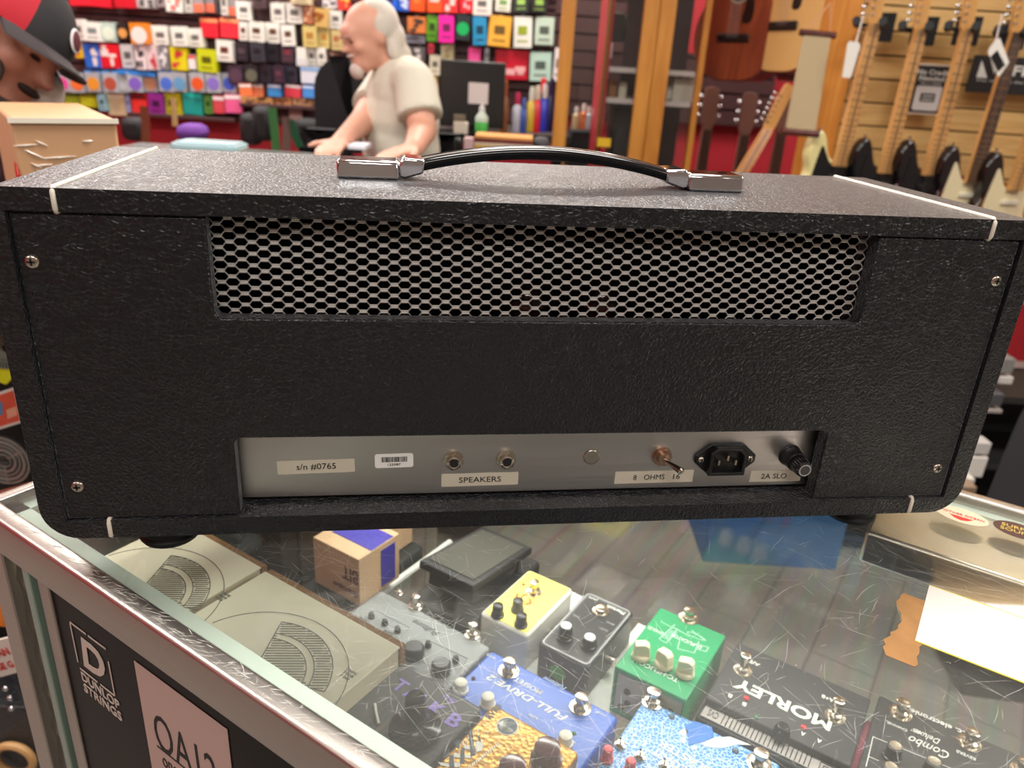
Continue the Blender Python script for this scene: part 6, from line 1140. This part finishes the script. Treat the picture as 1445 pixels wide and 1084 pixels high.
# acoustic guitars
AC = [(0, -.235), (.09, -.228), (.16, -.19), (.198, -.115), (.196, -.04), (.165, .025), (.128, .065), (.118, .10), (.130, .15), (.142, .20), (.128, .245), (.08, .268), (.03, .275)]
ACO = smoothpts(AC + [(-x, y) for x, y in reversed(AC) if x > 0], 3)
def acoustic(label, c_px, d, top, side, yaw, tilt=0, z_nut=None, group=None, headc=None, nutpx=None):
    if nutpx:
        T = at(nutpx[0], nutpx[1], d); C_ = T - Vector((0, 0, .66)) + (R2 * c_px)
    else: C_ = at(c_px[0], c_px[1], d)
    M_ = Matrix.Translation(C_) @ Matrix.Rotation(YAW + yaw, 4, 'Z') @ Matrix.Rotation(tilt, 4, 'Y')
    t = thing('acoustic_guitar', label, 'acoustic guitar', None, 0, group, mw=M_)
    MB().prism(ACO, 0.003, .10, plane='xz').build('body', side, t, bevel=.004)
    MB().prism([(x * .985, y * .985) for x, y in ACO], 0, .004, plane='xz').build('soundboard', top, t, bevel=.0015)
    MB().tube([(.052 * math.cos(k * PI / 16), -.0005, .085 + .052 * math.sin(k * PI / 16)) for k in range(32)], .004, 6, closed=True).build('rosette', cm((170, 160, 140), .5), t); MB().prism([(.048 * math.cos(k * PI / 16), .085 + .048 * math.sin(k * PI / 16)) for k in range(32)], -.0008, 0, plane='xz').build('sound_hole', BLACKM, t)
    MB().box((0, -.004, -.085), (.15, .010, .030)).build('bridge', BLACKP, t, bevel=.004); MB().prism(smoothpts([(.045, .09), (.075, .03), (.07, -.03), (.03, -.03), (.035, .02)]), -.0012, 0, plane='xz').build('pickguard', BLACKP, t)
    nk = MB(); nk.prism([(-.028, .27), (.028, .27), (.022, .66), (-.022, .66)], -.004, .018, plane='xz'); nk.build('neck', headc or ROSE, t); MB().prism([(-.028, .14), (.028, .14), (.022, .66), (-.022, .66)], -.010, -.004, plane='xz').build('fingerboard', ROSE, t)
    MB().prism([(-.022, .66), (.022, .66), (.036, .70), (.034, .84), (0, .85), (-.034, .84), (-.036, .70)], 0, .015, plane='xz').build('headstock', headc or ROSE, t, bevel=.001)
    for s_ in (-1, 1):
        for k in range(3): MB().ell((s_ * .048, .008, .72 + k * .042), (.011, .006, .009), 10, 6).build('tuning_peg', CHROME, t)
    b = MB()
    for k in range(6): b.tube([((k - 2.5) * .0095, -.009, -.085), ((k - 2.5) * .007, -.012, .66)], .0006, 4)
    b.build('strings', MATS['string_steel'], t)
    return t
SPR = mat('spruce_top', (222, 180, 112), .3, noise=.04, nscale=8, coat=.3); MAH = woodmat('mahogany', (110, 52, 34), (146, 74, 46), (10, 10, 2), 1, .25, 2); MAHD = woodmat('mahogany_dark', (70, 32, 30), (104, 52, 44), (10, 10, 2), 1, .25, 2)
acoustic('natural spruce acoustic guitar hanging in front of the red wall', (1112, -2), 2.95, SPR, MAH, -1.2, group='acoustic guitars')
acoustic('mahogany acoustic guitar hanging left of the natural one', (1040, 18), 3.15, MAH, MAHD, -.95, group='acoustic guitars')
acoustic('dark mahogany acoustic guitar between the brown and the natural one', (1068, -6), 3.6, MAHD, MAHD, -.95, group='acoustic guitars')
acoustic('dark sunburst acoustic guitar behind the scroll, right of the natural one', (1150, 30), 3.5, mat('amber_top', (206, 120, 50), .3, coat=.4), MAHD, 1.15, group='acoustic guitars')
for nx, ny, lb in ((998, 182, 'left'), (1051, 190, 'middle'), (1103, 186, 'right')):
    acoustic('acoustic guitar on the floor, dark headstock above the amplifier, %s of three' % lb, 0, 3.85, MAHD, MAHD, .15, nutpx=(nx, ny), group='acoustic guitars on floor stands', headc=mat('headstock_brown', (120, 80, 68), .4))
electric('orange neck of an electric guitar leaning to the right above the amplifier', (1083, 182), (1000, 320), 2.7, GB, BG, mat('orange_neck', (206, 130, 50), .4), yaw=.1, hang=False)
# woven scroll on its hanger
P_ = [at(x, y, 2.5) for x, y in ((1134, 48), (1172, 52), (1150, 188), (1108, 184))]; c = sum(P_, Vector()) / 4
t = thing('woven_scroll', 'beige woven panel hanging from a dark wooden bar in front of the pine post', 'hanging', c, YAW); inv = t.matrix_world.inverted(); q = [inv @ p for p in P_]
def weave():
    m = mat('woven_beige', (190, 168, 128), .9); N, L, b = nodes_of(m); tc = N.new('ShaderNodeTexCoord'); wv = N.new('ShaderNodeTexWave'); wv.bands_direction = 'Z'; wv.inputs['Scale'].default_value = 90; wv.inputs['Distortion'].default_value = 1; L.new(tc.outputs['Object'], wv.inputs['Vector']); mx = N.new('ShaderNodeMix'); mx.data_type = 'RGBA'; mx.inputs['A'].default_value = rgb(160, 138, 104) + (1,); mx.inputs['B'].default_value = rgb(204, 184, 146) + (1,); L.new(wv.outputs['Fac'], mx.inputs['Factor']); L.new(mx.outputs['Result'], b.inputs['Base Color']); return m
b = MB(); b.prism([(p.x, p.z) for p in q], -.006, .006, plane='xz'); b.build('cloth', weave(), t, bevel=.002)
b = MB(); b.tube([q[0] + Vector((-.012, 0, .004)), q[1] + Vector((.014, 0, .004))], .010, 10); b.build('top_bar', MAHD, t); b = MB(); b.tube([q[3] + Vector((-.012, 0, -.002)), q[2] + Vector((.012, 0, -.002))], .012, 10); b.build('bottom_bar', MAHD, t)
hk = inv @ at(1172, 4, 2.5); b = MB(); b.tube([q[0], hk], .002, 6); b.tube([q[1], hk], .002, 6); b.build('cord', cm((206, 150, 110), .6), t)
# ================================================================== right gap: shelves and gig bag
t = thing('gig_bag', 'large black padded gig bag standing beyond the right end of the amplifier', 'bag', rf(sd(at(1452, 640, 1.5))[0] + .125, 1.55, FLOOR), YAW - .1)
zz = at(1452, 520, 1.5).z - FLOOR; MB().prism(smoothpts([(-.09, 0), (-.115, .2), (-.10, .42), (-.075, zz - .1), (.02, zz), (.12, zz - .08), (.14, .4), (.13, .05), (.09, 0)], 4), -.08, .08, plane='xz').build('bag_shell', mat('bag_grey_black', (46, 46, 49), .65, bump=.4, bscale=12), t, bevel=.03)
t = thing('low_shelf_unit', 'black low shelf unit under the maple slat wall at the right', 'shelf', rf(sd(at(1440, 640, 2.1))[0] - .1, 2.25, FLOOR), YAW); zs = at(1440, 560, 2.1).z - FLOOR; ti = t.matrix_world.inverted()
b = MB(); b.box((0, 0.1, zs / 2), (.9, .02, zs)); b.build('back_board', BLACKM, t)
for k in (zs, zs - .22, zs - .46, .05): MB().box((0, -.03, k - .01), (.9, .26, .02)).build('shelf_board', mat('shelf_black', (32, 31, 32), .5), t)
for i, (x0, y0, x1, y1, d, c, lb) in enumerate(((1398, 506, 1432, 528, 2.0, (120, 116, 112), 'grey metal gadget at the top of the right gap'), (1410, 532, 1430, 543, 2.0, (190, 184, 178), 'pale flat gadget in the right gap'), (1398, 556, 1416, 574, 1.95, (70, 68, 72), 'dark knobbed gadget in the right gap'), (1393, 578, 1415, 584, 1.95, (150, 140, 136), 'thin grey bar in the right gap'), (1374, 625, 1398, 642, 1.9, (196, 190, 184), 'white carton, upper of the two in the right gap'), (1362, 645, 1391, 674, 1.9, (222, 214, 206), 'white carton, lower of the two in the right gap'), (1366, 676, 1376, 684, 1.85, (214, 206, 196), 'small silver knob-like cap under the white cartons'), (1352, 687, 1378, 699, 1.8, (150, 124, 100), 'brown flat object just behind the counter rim'))):
    rbox('shelf_item', lb, 'carton' if 'carton' in lb else 'gadget', x0, y0, x1, y1, d, .05, cm(c, .4), 'small items on the low shelves', .003, 'body')
# things seen through the case's customer side
t, w_, h = rbox('floor_carton', 'blue printed carton on the floor beyond the glass counter', 'carton', 1000, 690, 1195, 800, 1.55, .25, mat('carton_blue', (60, 104, 156), .6, noise=.3, nscale=14), None, .004, 'carton')
t.location.z = t.location.z
